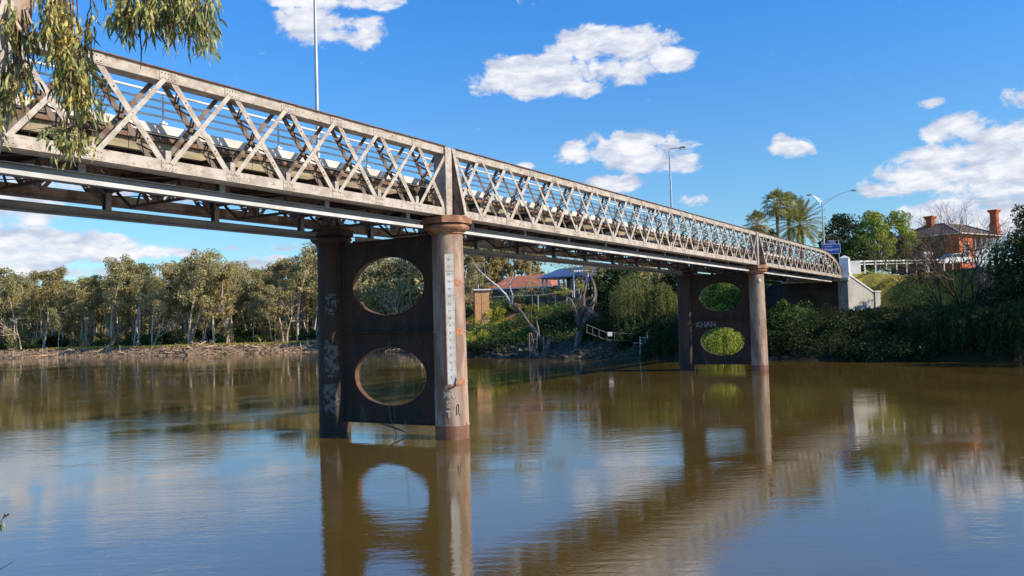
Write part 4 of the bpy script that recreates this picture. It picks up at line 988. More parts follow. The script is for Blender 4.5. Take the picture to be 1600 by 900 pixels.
def rocks(n, xr, dr, szr, name, seed, mt='rock'):
    rng = np.random.default_rng(seed); mb = MB()
    ico = [(0,0,1),(.89,0,.45),(.28,.85,.45),(-.72,.53,.45),(-.72,-.53,.45),(.28,-.85,.45),(.72,.53,-.45),(-.28,.85,-.45),(-.89,0,-.45),(-.28,-.85,-.45),(.72,-.53,-.45),(0,0,-1)]
    fc = [(0,1,2),(0,2,3),(0,3,4),(0,4,5),(0,5,1),(1,6,2),(2,7,3),(3,8,4),(4,9,5),(5,10,1),(6,7,2),(7,8,3),(8,9,4),(9,10,5),(10,6,1),(11,7,6),(11,8,7),(11,9,8),(11,10,9),(11,6,10)]
    for k_ in range(n):
        p = shore_pt(rng.uniform(*xr), rng.uniform(*dr)**1.0); z = gz(p[0], p[1]); s_ = rng.uniform(*szr); sc = np.array([s_*rng.uniform(.8, 1.6), s_*rng.uniform(.8, 1.4), s_*rng.uniform(.4, .8)]); a = rng.uniform(0, 6.28); ca, sa_ = math.cos(a), math.sin(a)
        vs = []
        for v in ico:
            q = np.array(v)*sc*rng.uniform(.8, 1.15); vs.append((p[0]+q[0]*ca-q[1]*sa_, p[1]+q[0]*sa_+q[1]*ca, z+q[2]))
        mb.add(vs, fc)
    o = mb.build(name, mt); return o
tag(rocks(900, (-14, 27), (-.2, 4.2), (.12, .42), 'rock_rubble', 1), 'loose dark rock rubble along the waterline of the steep bank', 'rocks', kind='stuff')
tag(rocks(900, (-130, -14), (-.3, 4.0), (.10, .35), 'clay_lumps', 2, 'clay'), 'broken pale clods and stones along the eroded edge of the far bank', 'clods', kind='stuff')

# ------------------------------------------------------------------ right bank: ridge trees and palms
def pl_at(o, px, Y, label, cat, group=None, sc=1., rz=0., dz=0., sz=None):
    p = at(px, 450, Y); place(o, p[0], p[1], sc, rz, dz, label, cat, group, sz); return o
def ztop(py, px, Y): return at(px, py, Y)[2]
def hgt(px, py, Y):
    p = at(px, py, Y); return p[2]-gz(p[0], p[1])
pl_at(fan_palm(1, hgt(1216, 318, 120), W=3.2), 1219, 120, 'tall fan palm, left of the two tall palms behind the bridge end', 'palm', 'palms behind the bridge')
pl_at(fan_palm(2, hgt(1236, 322, 122), W=3.1), 1236, 122, 'tall fan palm, right of the two tall palms and nearest the double street lamp group', 'palm', 'palms behind the bridge')
pl_at(date_palm(3, hgt(1253, 352, 114)), 1254, 114, 'thick trunked date palm with feathery golden fronds, rightmost of the palm group', 'palm', 'palms behind the bridge')
pl_at(fan_palm(4, hgt(1189, 350, 128), W=3.0), 1189, 128, 'lower shaded fan palm, leftmost of the palm group', 'palm', 'palms behind the bridge')
pl_at(broadleaf(5, hgt(1208, 355, 130), 4.4, 'leaf_dark', 'broadleaf_tree', lumps=24), 1207, 131, 'dark leafy tree between the palm trunks', 'tree')
pl_at(broadleaf(11, hgt(1320, 334, 128), 8.5, 'leaf_dark', 'broadleaf_tree', nl=230, lumps=44, cb=.12), 1322, 128, 'dark dense tree behind the blue direction sign', 'tree')
pl_at(broadleaf(14, hgt(1298, 368, 124), 4.5, 'leaf_dark', 'broadleaf_tree', nl=170, lumps=26, cb=.1), 1300, 124, 'lower dark tree directly behind the double armed street lamp pole', 'tree')
pl_at(broadleaf(12, hgt(1372, 328, 119), 5.6, 'leaf_bright', 'broadleaf_tree', nl=210, lumps=44, cb=.12), 1370, 119, 'bright green leafy tree just right of the dark tree', 'tree', 'bright green trees on the ridge')
pl_at(broadleaf(13, hgt(1408, 328, 120), 5.2, 'leaf_bright', 'broadleaf_tree', nl=140, lumps=44, cb=.15), 1408, 120, 'airy bright green tree nearest the red brick house', 'tree', 'bright green trees on the ridge')
pl_at(broadleaf(15, hgt(1345, 372, 122), 5.5, 'leaf_bush', 'broadleaf_tree', nl=200, lumps=30, cb=.05), 1343, 118, 'mid green low tree behind the guard fence', 'tree')
for i, (px, py, Y, W) in enumerate(((1642, 305, 92, 7.5), (1665, 330, 86, 7))):
    pl_at(broadleaf(30+i, hgt(px, py, Y), W, 'leaf_dark', 'broadleaf_tree', nl=240, lumps=50, cb=.15), px, Y, ['tall dark tree cut by the right edge of the photo beside the house', 'dark tree mostly beyond the right edge of the photo'][i], 'tree')
# trees beyond the right edge that shade the bank
for i, (x, y, h_, W_) in enumerate(((53, 71, 12, 10), (60, 66, 13, 11), (68, 60, 15, 12), (47, 77.5, 7.5, 8), (78, 56, 17, 13), (58, 77, 10, 9), (70, 72, 13, 12), (52, 62, 13, 10), (60, 55, 15, 12), (72, 48, 15, 12))):
    place(broadleaf(40+i, h_*1.12, W_, 'leaf_dark', 'broadleaf_tree', nl=200, lumps=46, cb=.08), x, y, label='leafy bank tree beyond the right edge of the photo', cat='tree', group='bank trees beyond the right edge')

# red brick house
C0 = at(1500, 405, 116); hb = 10.9
house = empty('brick_house', (C0[0], C0[1], hb), (0, 0, R(35))); tag(house, 'red brick house with slate hip roof and two tall red chimneys on the ridge', 'house')
WX, WY, WH = 11.5, 10.0, ztop(364, 1500, 116)-hb; bay = 3.6
m = MB(); m.box(0, bay, 0, 2.0, -1, WH); m.box(0, bay, -.04, -.003, WH-.3, WH-.05); m.box(0, .02+bay, -.05, -.003, .7, .85); m.build('brick_bay', 'brick', house)
m = MB(); m.box(-.03, -.003, 2.1, WY, -1, WH); m.box(0, bay, 2.003, WY, -1, WH-.02); m.build('side_wall', 'wall_dark', house)
m = MB(); m.box(bay+.003, WX, 2.0, WY, -1, WH-.03); m.build('verandah_wall', 'bluewall', house)
def window(parent, x0, x1, z0, z1, y):
    f_ = MB()
    for a in ((x0-.09, x1+.09, z1, z1+.1), (x0-.12, x1+.12, z0-.1, z0), (x0-.09, x0, z0, z1), (x1, x1+.09, z0, z1), ((x0+x1)/2-.03, (x0+x1)/2+.03, z0, z1)): f_.box(a[0], a[1], y-.08, y-.004, a[2], a[3])
    f_ = f_.build('window', 'white_paint', parent); g = MB(); g.box(x0, x1, y-.04, y-.006, z0, z1); g.build('glass', 'window_glass', f_)
window(house, 1.3, 2.3, .6, 2.5, 0); window(house, 5.0, 6.0, .4, 2.6, 2.0); window(house, 7.6, 8.6, .4, 2.6, 2.0)
m = MB()
for x in (4.9, 6.7, 8.9, 11.2): m.box(x-.1, x+.1, .25, .45, -1, WH-.32); m.box(x-.16, x+.16, .19, .51, WH-.5, WH-.32)
m.build('verandah_posts', 'white_paint', house)
m = MB(); m.box(bay+.1, WX+.2, .2, .5, WH-.318, WH-.04); m.build('verandah_beam', 'brick', house)
rh = ztop(348, 1510, 121)-hb-WH
m = MB(); o_ = .55; x0, x1, y0, y1 = -o_, WX+o_, -o_, WY+o_
m.add([(x0,y0,WH),(x1,y0,WH),(x1,y1,WH),(x0,y1,WH),(3.2,3.6,WH+rh),(WX-3.4,3.6,WH+rh),(WX-3.4,WY-3.6,WH+rh),(3.2,WY-3.6,WH+rh),(x0,y0,WH-.06),(x1,y0,WH-.06),(x1,y1,WH-.06),(x0,y1,WH-.06)],
      [(0,1,5,4),(1,2,6,5),(2,3,7,6),(3,0,4,7),(4,5,6,7),(8,11,10,9),(0,8,9,1),(1,9,10,2),(2,10,11,3),(3,11,8,0)])
roof = m.build('roof', 'slate', house)
m = MB(); m.box(x0-.06, x1+.06, y0-.1, y0-.003, WH-.12, WH+.02); m.box(x0-.1, x0-.003, y0, y1, WH-.12, WH+.02); m.build('gutter', 'white_paint', roof)
m = MB()
for a, b_ in (((x0, y0, WH+.02), (3.2, 3.6, WH+rh+.02)), ((3.2, 3.6, WH+rh+.02), (WX-3.4, 3.6, WH+rh+.02)), ((WX-3.4, 3.6, WH+rh+.02), (x1, y0, WH+.02)), ((3.2, 3.6, WH+rh+.02), (3.2, WY-3.6, WH+rh+.02))): m.bar(a, b_, .16, .09, (0, 0, 1))
m.build('ridge_capping', 'concrete', roof)
for x, y in ((3.2, 3.6), (WX-3.4, 3.6), (3.2, WY-3.6), (5.6, 3.6)):
    f_ = MB(); f_.lathe([(.09, 0), (.05, .25), (.13, .4), (.04, .55), (.07, .7), (.01, .95)], 8, (x, y)); f_ = f_.build('finial', 'concrete', roof); f_.location.z = WH+rh
def chimney(px, py, Y):
    p = at(px, py, Y); q = house.matrix_world; dx, dy = p[0]-C0[0], p[1]-C0[1]; a = -R(35); lx = dx*math.cos(a)-dy*math.sin(a); ly = dx*math.sin(a)+dy*math.cos(a); zt_ = p[2]-hb
    m = MB(); s_ = .42
    m.box(lx-s_-.12, lx+s_+.12, ly-s_-.12, ly+s_+.12, WH+.2, zt_-2.0); m.box(lx-s_, lx+s_, ly-s_, ly+s_, zt_-1.997, zt_-.5)
    for i_, e in enumerate((.08, .18, .26)): m.box(lx-s_-e, lx+s_+e, ly-s_-e, ly+s_+e, zt_-.497+i_*.165, zt_-.335+i_*.165)
    for ax in (-.2, .2):
        m.box(lx+ax-.06, lx+ax+.06, ly-s_-.05, ly-s_-.003, zt_-1.95, zt_-.52); m.box(lx-s_-.05, lx-s_-.003, ly+ax-.06, ly+ax+.06, zt_-1.95, zt_-.52)
    m.build('chimney', 'brick', roof)
chimney(1453, 338, 122); chimney(1553, 328, 122)
# small white van and parked car glimpsed behind the bare trees
def car(px, Y, label, L=4.4, Hh=1.45, mt='car_white', rz=0):
    p = at(px, 405, Y); root = empty('parked_car', (p[0], p[1], at(px, 414, Y)[2]), (0, 0, rz)); tag(root, label, 'car')
    m = MB(); prof = [(-L/2, .35), (-L/2, .8), (-L/2+.15, .92), (-L*.28, .98), (-L*.17, Hh), (L*.17, Hh), (L*.36, .98), (L/2-.1, .88), (L/2, .6), (L/2, .35)]
    m.prism([(x, -.85, z) for x, z in prof], (0, 1.7, 0)); m.build('body', mt, root)
    m = MB()
    for y in (-.856, .856): m.prism([(-L*.26, y, .99), (-L*.165, y, Hh-.08), (L*.16, y, Hh-.08), (L*.32, y, .99)], (0, .002, 0))
    m.build('side_windows', 'window_glass', root)
    for x in (-L*.31, L*.31):
        for y in (-.8, .8):
            o = MB(); o.tube([(x, y-.1, .32), (x, y+.1, .32)], .32, 16); t_ = o.build('wheel', 'tyre', root); o = MB(); o.tube([(x, y-.11, .32), (x, y+.11, .32)], .18, 12); o.build('rim', 'galvanised', t_)
car(1490, 112, 'low white car parked in front of the red brick house', rz=.3)
m = MB(); p = at(1448, 402, 109)
root = empty('letter_box', (p[0], p[1], gz(p[0], p[1]))); hz_ = at(1449, 394, 109)[2]-root.location.z
m.tube([(-.5, -.25, hz_-.35), (.5, -.25, hz_-.35)], [.36, .36], 16); m.build('rounded_top', 'white_paint', root); MB().box(-.42, .05, -.45, -.05, -.3, hz_-.30).build('pillar_base', 'white_paint', root)
root.name = 'water_tank'; tag(root, 'small white rounded tank on a short pillar left of the red brick house', 'tank')

# bare trees in front of the house
for i, (px, Y, py, ln, sd) in enumerate(((1500, 88, 352, (-.12, 0), 61), (1472, 90, 362, (-.35, .1), 62), (1520, 87, 350, (.12, 0), 63))):
    h_ = hgt(px, py, Y)
    pl_at(bare_tree(sd, h_*1.35, 'bare_tree', 'bark_twiggy', 4, .42, .11, 5, ln, 3, 0, .012), px, Y, ['bare twiggy tree in front of the red brick bay', 'bare twiggy tree leaning left in front of the dark side wall', 'bare twiggy tree before the verandah, rightmost of the bare trees'][i], 'tree', 'bare trees on the right bank')
for i, (px, Y, h_) in enumerate(((1550, 84, 6.5), (1583, 82, 7))):
    pl_at(bare_tree(70+i, h_, 'bare_tree', 'bark_pale', 2, .4, .08, 4, (0, 0), 3, 0, .012), px, Y, ['leafless grey shrub tree in the shade below the verandah', 'leafless grey tree in deep shade near the right edge'][i], 'tree', 'shaded leafless trees')
# shrubs of the shaded bank: (px, Y, width, height, kind, label)
SB = [(1428, 86, 4.6, 4.4, 'leaf_bush', 'tall green shrub in front of the lit grass, left of the bare trees'), (1458, 82, 4.5, 2.2, 'leaf_dark', 'dark shrub at the foot of the left bare tree'),
 (1404, 82, 4.0, 2.2, 'leaf_dark', 'dark shrub at the lower edge of the grass slope'), (1352, 82, 4.5, 1.8, 'leaf_dark', 'dark shrub below the abutment wing wall'), (1378, 80, 5, 2.2, 'leaf_dark', 'shaded shrub below the grass slope'),
 (1318, 84, 5, 2.6, 'leaf_dark', 'dark shrub under the concrete end of the bridge'), (1285, 86, 5.0, 3.4, 'leaf_dark', 'dark leafy shrub against the abutment face'), (1250, 88, 5.5, 4.0, 'leaf_bush', 'green shrub beneath the last span'), (1222, 89, 4.6, 4.0, 'leaf_bush', 'sunlit green shrub just right of the far pier'),
 (1290, 82, 6, 3.5, 'leaf_dark', 'low dark bush at the water below the abutment'), (1250, 84, 6, 3.2, 'leaf_dark', 'low dark bush at the water under the last span'), (1335, 79.5, 5.5, 2.6, 'leaf_dark', 'waterside bush right of the abutment'), (1380, 77.5, 5.5, 2.8, 'leaf_dark', 'waterside bush below the grass slope'), (1425, 77, 6, 3.2, 'leaf_dark', 'waterside bush left of the willow curtain'),
 (1545, 79, 5.5, 3.2, 'leaf_dark', 'shaded bush below the pale path edge'), (1590, 76, 6, 3.4, 'leaf_dark', 'shaded bush in the lower right bank by the frame edge'), (1560, 84, 6, 4.4, 'leaf_dark', 'tall shaded shrub right of the bare trees'), (1595, 84, 6, 5.0, 'leaf_dark', 'tall shaded shrub beside the right frame edge'), (1625, 78, 7, 5, 'leaf_dark', 'shaded shrub beyond the right frame edge'),
 (1120, 91, 5, 5.5, 'leaf_bright', 'green bush seen through the upper opening of the far pier'), (1150, 93, 5.5, 6, 'leaf_bush', 'leafy bush behind the right side of the far pier'), (1085, 93, 5, 5, 'leaf_dark', 'dark bush left behind the far pier'), (1180, 91, 5.5, 4.5, 'leaf_dark', 'dark bush behind the right column of the far pier'), (1200, 86, 5, 3, 'leaf_dark', 'low waterside bush right of the far pier'),
 (1160, 97, 7, 6.5, 'leaf_dark', 'tall shrub mass high behind the far pier')]
for i, (px, Y, W_, H_, lf, lb) in enumerate(SB): pl_at(bush(400+i, W_, H_, lf, (3400, 2400, 1900)[i % 3], (.16, .24, .36)[i % 3], 'shrub', lumps=20), px, Y, lb, 'shrub', 'shrubs of the right bank')  # most carry the bank's shade in their dark leaf colour
for i, (px, Y, H_, W_, lb) in enumerate(((1450, 76.8, 4.4, 5, 'drooping green willow curtain at the shaded waterline'), (1495, 75.8, 4.2, 5, 'drooping willow at the shaded waterline below the bare trees'), (1540, 74.4, 4.4, 5, 'drooping willow at the shaded waterline near the right edge'), (1585, 73, 5, 5.5, 'drooping willow at the waterline by the right frame edge'))):
    pl_at(willow(80+i, H_, W_, 'willow', 'leaf_dark'), px, Y, lb, 'tree', 'willows along the shaded waterline', dz=.2)  # dark leaf colour on these willows stands in for the bank's shade
pl_at(willow(90, 4.4, 4.6, 'willow', 'leaf_bright'), 1122, 86.5, 'yellow green drooping bush seen through the lower opening of the far pier', 'tree')
m = MB(); a = at(1545, 466, 84); b_ = at(1660, 464, 80); m.bar(a, b_, .22, .5, (0, 1, 0)); tag(m.build('path_edge', 'concrete'), 'pale concrete path edge low behind the shaded shrubs at far right', 'kerb')

def on_slope(px, py):
    """where the sight line first meets the ground"""
    Y = 60.
    while Y < 260:
        p = at(px, py, Y)
        if p[2] <= gz(p[0], p[1]): return p
        Y += .5
    return p
# ------------------------------------------------------------------ centre bank: houses, garden, trees
H0 = at(742, 452, 135); sh = empty('garden_shed', (H0[0], H0[1], gz(H0[0], H0[1])), (0, 0, R(6))); tag(sh, 'small tan shed with flat white roof just right of the near pier', 'shed')
zz = ztop(454, 742, 135)-sh.location.z; zb_ = -1.
m = MB(); m.box(0, 2.2, 0, 3, zb_, zz); m.build('walls', 'tan_wall', sh); m = MB(); m.box(-.1, -.003, -.05, 3, zb_, zz-.003); m.box(.98, 1.02, -.03, -.003, zb_, zz-.05); m.build('corner_post', 'brick', sh); m = MB(); m.box(-.25, 2.5, -.3, 3.2, zz+.003, zz+.2); m.build('roof', 'white_paint', sh)
A = at(765, 450, 150); B = at(860, 450, 146); ang = math.atan2(B[1]-A[1], B[0]-A[0]); Lh = np.hypot(*(B-A)[:2]); zg = 9.3
rh_ = empty('red_roof_house', (A[0], A[1], zg), (0, 0, ang)); tag(rh_, 'long low house with terracotta roof and white fascia behind the gum branches', 'house')
ze = ztop(451, 800, 148)-zg; zr = ztop(431, 800, 152)-zg
m = MB(); m.box(.4, Lh-.4, .6, 8, -3, ze); m.build('walls', 'wall_dark', rh_)
m = MB(); m.prism([(-.3, 0, ze+.16), (2.4, 4.2, zr), (Lh-2, 4.2, zr), (Lh+.4, 0, ze+.16)], (0, -.001, .02)); m.add([(-.3, 0, ze+.2), (Lh+.4, 0, ze+.2), (Lh-2, 4.2, zr+.03), (2.4, 4.2, zr+.03), (-.3, 8.4, ze+.2), (Lh+.4, 8.4, ze+.2)], [(0, 1, 2, 3), (3, 2, 5, 4), (0, 3, 4), (1, 5, 2)]); rf_ = m.build('roof', 'terracotta', rh_)
m = MB(); m.box(-.3, Lh+.4, -.06, -.01, ze-.02, ze+.19); m.build('fascia', 'white_paint', rf_)
for x in (3.0, 5.6): window(rh_, x, x+1.2, ze-1.4, ze-.4, .6)
A = at(846, 455, 137); B = at(925, 452, 133); ang = math.atan2(B[1]-A[1], B[0]-A[0]); Lp = np.hypot(*(B-A)[:2]); zg = 9.1
pv = empty('pavilion_house', (A[0], A[1], zg), (0, 0, ang)); tag(pv, 'open sided house with blue metal roof and grey columns above the orange bank', 'house')
ze = ztop(432, 880, 135)-zg; zr = ztop(419, 885, 138)-zg
m = MB()
for x in (.15, .75, 2.9, 3.8, 5.6, 7.0): m.box(x-.13, x+.13, .2, .46, -1, ze)
m.build('columns', 'grey_post', pv)
m = MB(); m.box(-.8, Lp+3, -1.2, 7, -3, -.02); m.build('terrace_wall', 'rock', pv)
m = MB(); m.add([(-.5, -.3, ze), (Lp+.2, -.3, ze), (Lp+.2, 3.2, zr+.2), (1.8, 3.2, zr), (-.5, 6.5, ze), (Lp+.2, 6.5, ze), (-.5, -.3, ze-.14), (Lp+.2, -.3, ze-.14), (Lp+.2, 6.5, ze-.14), (-.5, 6.5, ze-.14)], [(0, 1, 2, 3), (3, 2, 5, 4), (0, 3, 4), (0, 6, 7, 1), (1, 7, 8, 5), (4, 9, 6, 0), (6, 9, 8, 7), (1, 5, 2)]); r_ = m.build('roof', 'blue_roof', pv)
m = MB(); m.box(3.4, Lp, 2.4, 6, -1, ze-.15); m.build('rear_wall', 'wall_dark', pv)
window(pv, 4.2, 5.2, .3, 2, 2.4)
pg = MB()
for i in range(6): pg.box(Lp-2.4+i*.42, Lp-2.28+i*.42, -1.6, 1.2, ze+.62-.02*i, ze+.78-.02*i)
pg.box(Lp-2.6, Lp+.3, -1.5, -1.35, ze+.46, ze+.6); pg.box(Lp-2.5, Lp-2.35, -1.5, -1.35, -1, ze+.455); pg.box(Lp-.1, Lp+.05, -1.5, -1.35, -1, ze+.455); pg.build('white_pergola', 'white_paint', pv)
p = at(917, 436, 130); bc_ = sign_mb(.28, .42, .14, -.02, .04).build('hanging_banner', 'blue_cloth'); bc_.location = (p[0], p[1], p[2]); tag(bc_, 'small blue cloth hanging in the shade under the white pergola', 'banner')
# garden fence posts on the edge of the orange bank
for i, (px, py, py2) in enumerate(((841, 462, 470), (886, 456, 468), (895, 455, 465), (905, 450, 461), (868, 459, 468), (925, 441, 451), (940, 438, 449))):
    Yq = on_slope(px, py2)[1]; Yq = Yq if Yq < 135 else 127; a = at(px, py, Yq); b_ = at(px, py2, Yq); m = MB(); m.box(-.09, .09, -.07, .07, -1.2, a[2]-b_[2]); m.box(-.11, .11, -.09, .09, a[2]-b_[2]+.002, a[2]-b_[2]+.05)
    o = m.build('fence_post', 'slat_grey'); o.location = (b_[0], b_[1], b_[2]); tag(o, 'short pale square post on the garden edge above the orange bank', 'post', 'garden posts above the orange bank')
a = [at(px, py, 126) for px, py in ((770, 464), (815, 462), (845, 461), (880, 457), (908, 452))]
m = MB(); m.tube(a, .035, 6); tag(m.build('garden_rail', 'slat_grey'), 'long weathered rail running along the garden edge above the orange bank', 'rail')
GB = [(866, 452, 129, 2.6, 1.9, 'leaf_dark', 'dark clipped bush before the pavilion columns'), (905, 447, 128, 2.2, 1.7, 'leaf_lime', 'round yellow green bush below the pergola'), (886, 454, 126.5, 2.2, 1.3, 'leaf_lime', 'low bright shrub in the garden bed, middle one'), (872, 456, 126.5, 1.2, .8, 'leaf_lime', 'small golden shrub left in the garden bed'), (848, 460, 128, 1.6, 1.0, 'leaf_bush', 'small green shrub by the pavilion corner'), (812, 460, 136, 2.4, 1.8, 'leaf_bush', 'green shrub in front of the terracotta roofed house'), (912, 454, 126.5, 1.4, 1.0, 'leaf_lime', 'low golden shrub beneath the round bush'), (938, 444, 129, 2.2, 1.6, 'leaf_gum_gold', 'olive shrub right of the pergola')]
for i, (px, py, Y, W_, H_, lf, lb) in enumerate(GB):
    o = bush(500+i, W_, H_, lf, 700, .16, 'garden_shrub', lumps=9); p = at(px, py, Y); g_ = gz(p[0], p[1]); o.location = (p[0], p[1], max(g_, p[2]-H_*.6)); tag(o, lb, 'shrub', 'garden shrubs')
# slope shrubs on the centre bank
CS = [(748, 476, 'leaf_bush', 3.6, 3.6), (760, 480, 'leaf_lime', 2.8, 2.4), (752, 505, 'leaf_lime', 3.6, 2.4), (775, 497, 'leaf_lime', 3.2, 2.4), (748, 530, 'leaf_lime', 3, 2), (790, 480, 'leaf_lime', 2.8, 1.6), (765, 520, 'leaf_bush', 4, 2.6), (785, 540, 'leaf_dark', 4, 2.4), (762, 545, 'leaf_dark', 3.6, 1.8), (800, 515, 'leaf_dark', 3.8, 2.2),
      (840, 482, 'leaf_lime', 2.4, 1.6), (860, 495, 'leaf_bush', 4.4, 2.4), (880, 492, 'leaf_bush', 4.2, 2.6), (845, 512, 'leaf_bush', 4.2, 2.2), (870, 515, 'leaf_dark', 4.2, 2.2), (895, 500, 'leaf_dark', 4, 2.6), (825, 498, 'leaf_bush', 3.4, 2), (740, 485, 'leaf_bush', 3.6, 3), (815, 480, 'leaf_gum_gold', 2.6, 1.8), (738, 550, 'leaf_dark', 3, 2.4), (855, 530, 'leaf_dark', 3.4, 1.4)]
CW = ['upper', 'lower', 'middle']
cs_l = []
for i, (px, py, lf, W_, H_) in enumerate(CS):
    p = on_slope(px, py+6); W_ *= 1.35; H_ *= 1.25; o = bush(530+i, W_, H_, lf, 1900, .25, 'slope_shrub', lumps=14); o.location = (p[0], p[1], gz(p[0], p[1])-.2)
    tag(o, {'leaf_lime': 'yellow green', 'leaf_bush': 'mid green', 'leaf_dark': 'dark green', 'leaf_gum_gold': 'olive'}[lf]+' shrub on the steep centre bank, '+ORD[sorted(range(len(CS)), key=lambda q: CS[q][0]).index(i)]+' of the bank shrubs from left', 'shrub', 'shrubs on the steep centre bank')
# dark leafy mass and willows left of the far pier
for i, (px, Y, py, W_, lf, lb) in enumerate(((948, 112, 415, 6, 'leaf_dark', 'dark dense tree right of the gnarled trunk'), (975, 113, 412, 6, 'leaf_dark', 'dark tree behind the weeping willow'), (1035, 108, 425, 5, 'leaf_gum_gold', 'olive tree between the willow and the far pier'), (1060, 104, 420, 6, 'leaf_dark', 'dark tree hidden behind the left column of the far pier'), (1005, 116, 412, 6, 'leaf_gum', 'olive tree rising behind the willow crown'))):
    pl_at(broadleaf(600+i, hgt(px, py, Y), W_, lf, 'broadleaf_tree', nl=190, lumps=36, cb=.08), px, Y, lb, 'tree')
pl_at(willow(620, hgt(990, 418, 103)*.98, 6.2), 992, 103, 'large weeping willow with golden green curtain left of the far pier', 'tree', 'willows of the centre bank')
pl_at(willow(621, hgt(1030, 440, 101), 3.6), 1034, 101, 'smaller weeping willow beside the far pier', 'tree', 'willows of the centre bank')
pl_at(broadleaf(670, hgt(1122, 438, 96), 6.5, 'leaf_bright', 'broadleaf_tree', nl=210, lumps=36, cb=.1), 1124, 96, 'green leafy tree filling the upper opening of the far pier', 'tree')
for i, (px, Y, W_, H_, lb) in enumerate(((955, 104, 6, 4, 'dark bush behind the walkway railing'), (985, 100, 5, 3.5, 'dark bush under the weeping willow'), (1020, 98, 5.5, 3.5, 'dark bush behind the ladder'), (1050, 96, 5, 4, 'dark bush left of the far pier column'), (930, 106, 4.5, 3.6, 'dark bush right of the gnarled trunk'))):
    pl_at(bush(640+i, W_, H_, 'leaf_dark', 2200, .26, 'shrub', lumps=18), px, Y, lb, 'shrub')
for i, px in enumerate((1024, 1044)): pl_at(willow(660+i, 2.8, 3.2, 'reed_clump', 'leaf_dark'), px, 93.2, ['dark drooping reed clump right of the ladder', 'dark drooping reed clump touching the far pier'][i], 'reeds')

# big gums behind the garden
for i, (px, Y, py, sd, ww) in enumerate(((745, 160, 380, 701, 9), (790, 163, 378, 702, 9), (826, 162, 384, 703, 8), (722, 150, 390, 704, 8), (705, 160, 385, 706, 9))):
    pl_at(gum(sd, hgt(px, py, Y)*1.08, cb=.2, spread=.26, nlimb=15, nl=170, ls=.36, leaf='leaf_gum_gold', bark='bark_white', lean=.1), px, Y, ['golden olive gum above the tan shed', 'broad golden olive gum behind the terracotta roof', 'golden gum left of the blue metal roof', 'gum just right of the near pier column', 'gum behind the near pier column'][i], 'tree', 'golden gums behind the garden')
pl_at(gum(705, hgt(905, 398, 132), cb=.35, spread=.2, nlimb=8, nl=26, ls=.3, leaf='leaf_gum', bark='bark_white', lean=.2), 905, 132, 'thin leaved gum rising behind the blue roofed pavilion', 'tree')
for i, (px, Y, W_, H_) in enumerate(((770, 142, 7, 2.6), (800, 143, 7, 2.4), (830, 143, 7, 2.6), (860, 147, 8, 5), (900, 148, 8, 5.5), (935, 140, 7, 5))):
    pl_at(bush(680+i, W_, H_, 'leaf_bush', 1800, .3, 'hedge', lumps=16), px, Y, ['low hedge before the left end of the red roofed house', 'low hedge before the middle of the red roofed house', 'low hedge before the right end of the red roofed house', 'tall hedge seen between the pavilion columns on the left', 'tall hedge behind the middle of the pavilion', 'tall hedge right of the pavilion'][i], 'hedge', 'hedges in the garden')
# dead white-limbed gum leaning over the bank
def px_tube(m, pts, Y, rad, n=7):
    m.tube([at(x, y, Y+dy) for x, y, dy in pts], rad, n, True)
m = MB(); Y = 111.5
px_tube(m, ((868, 562, -5), (852, 540, -4), (838, 520, -3), (826, 505, -2)), Y, [.42, .34, .26, .2])
px_tube(m, ((838, 552, -4), (832, 535, -4), (842, 520, -3), (838, 500, -3)), Y, [.25, .2, .2, .08])
px_tube(m, ((828, 508, -2), (818, 492, -2), (808, 480, -1), (799, 476, -1)), Y, [.20, .18, .17, .15])
tr_ = MB(); px_tube(tr_, ((799, 476, -1), (790, 460, 0), (778, 448, 0), (762, 435, 0), (750, 424, 1), (741, 412, 1)), Y, [.17, .15, .13, .10, .07, .03])
px_tube(tr_, ((800, 477, -1), (801, 462, -1), (797, 450, -1), (796, 444, -1), (801, 432, -1), (803, 424, -1)), Y, [.12, .10, .09, .08, .05, .02])
px_tube(tr_, ((796, 446, -1), (803, 435, -2), (808, 431, -2)), Y, [.07, .05, .02]); px_tube(tr_, ((783, 452, 0), (770, 444, 0), (758, 442, 0)), Y, [.06, .04, .02]); px_tube(tr_, ((759, 433, 0), (757, 420, 0), (757, 410, 0)), Y, [.05, .03, .015]); px_tube(tr_, ((785, 455, 0), (777, 455, 0)), Y, [.05, .02]); px_tube(tr_, ((781, 449, 0), (790, 441, 0)), Y, [.05, .02])
px_tube(tr_, ((798, 441, -1), (794, 433, -1), (791, 428, -1)), Y, [.04, .03, .015]); px_tube(tr_, ((741, 412, 1), (738, 404, 1), (730, 399, 1)), Y, [.03, .02, .01])
root = empty('dead_gum_tree'); tag(root, 'leaning gum with bare white forked limbs and exposed dark roots at the waterline', 'tree'); m.build('trunk', 'bark_grey', root, True); tr_.build('white_limbs', 'bark_white', root, True)
rt = MB(); rs = random.Random(8)
for k_ in range(14): x0 = rs.uniform(826, 862); px_tube(rt, ((x0, rs.uniform(515, 535), -4), (x0+rs.uniform(-6, 8), 548, -5), (x0+rs.uniform(-12, 14), 560, -6)), Y, [.10, .07, .04], 5)
rt.build('roots', 'bark_grey', root)
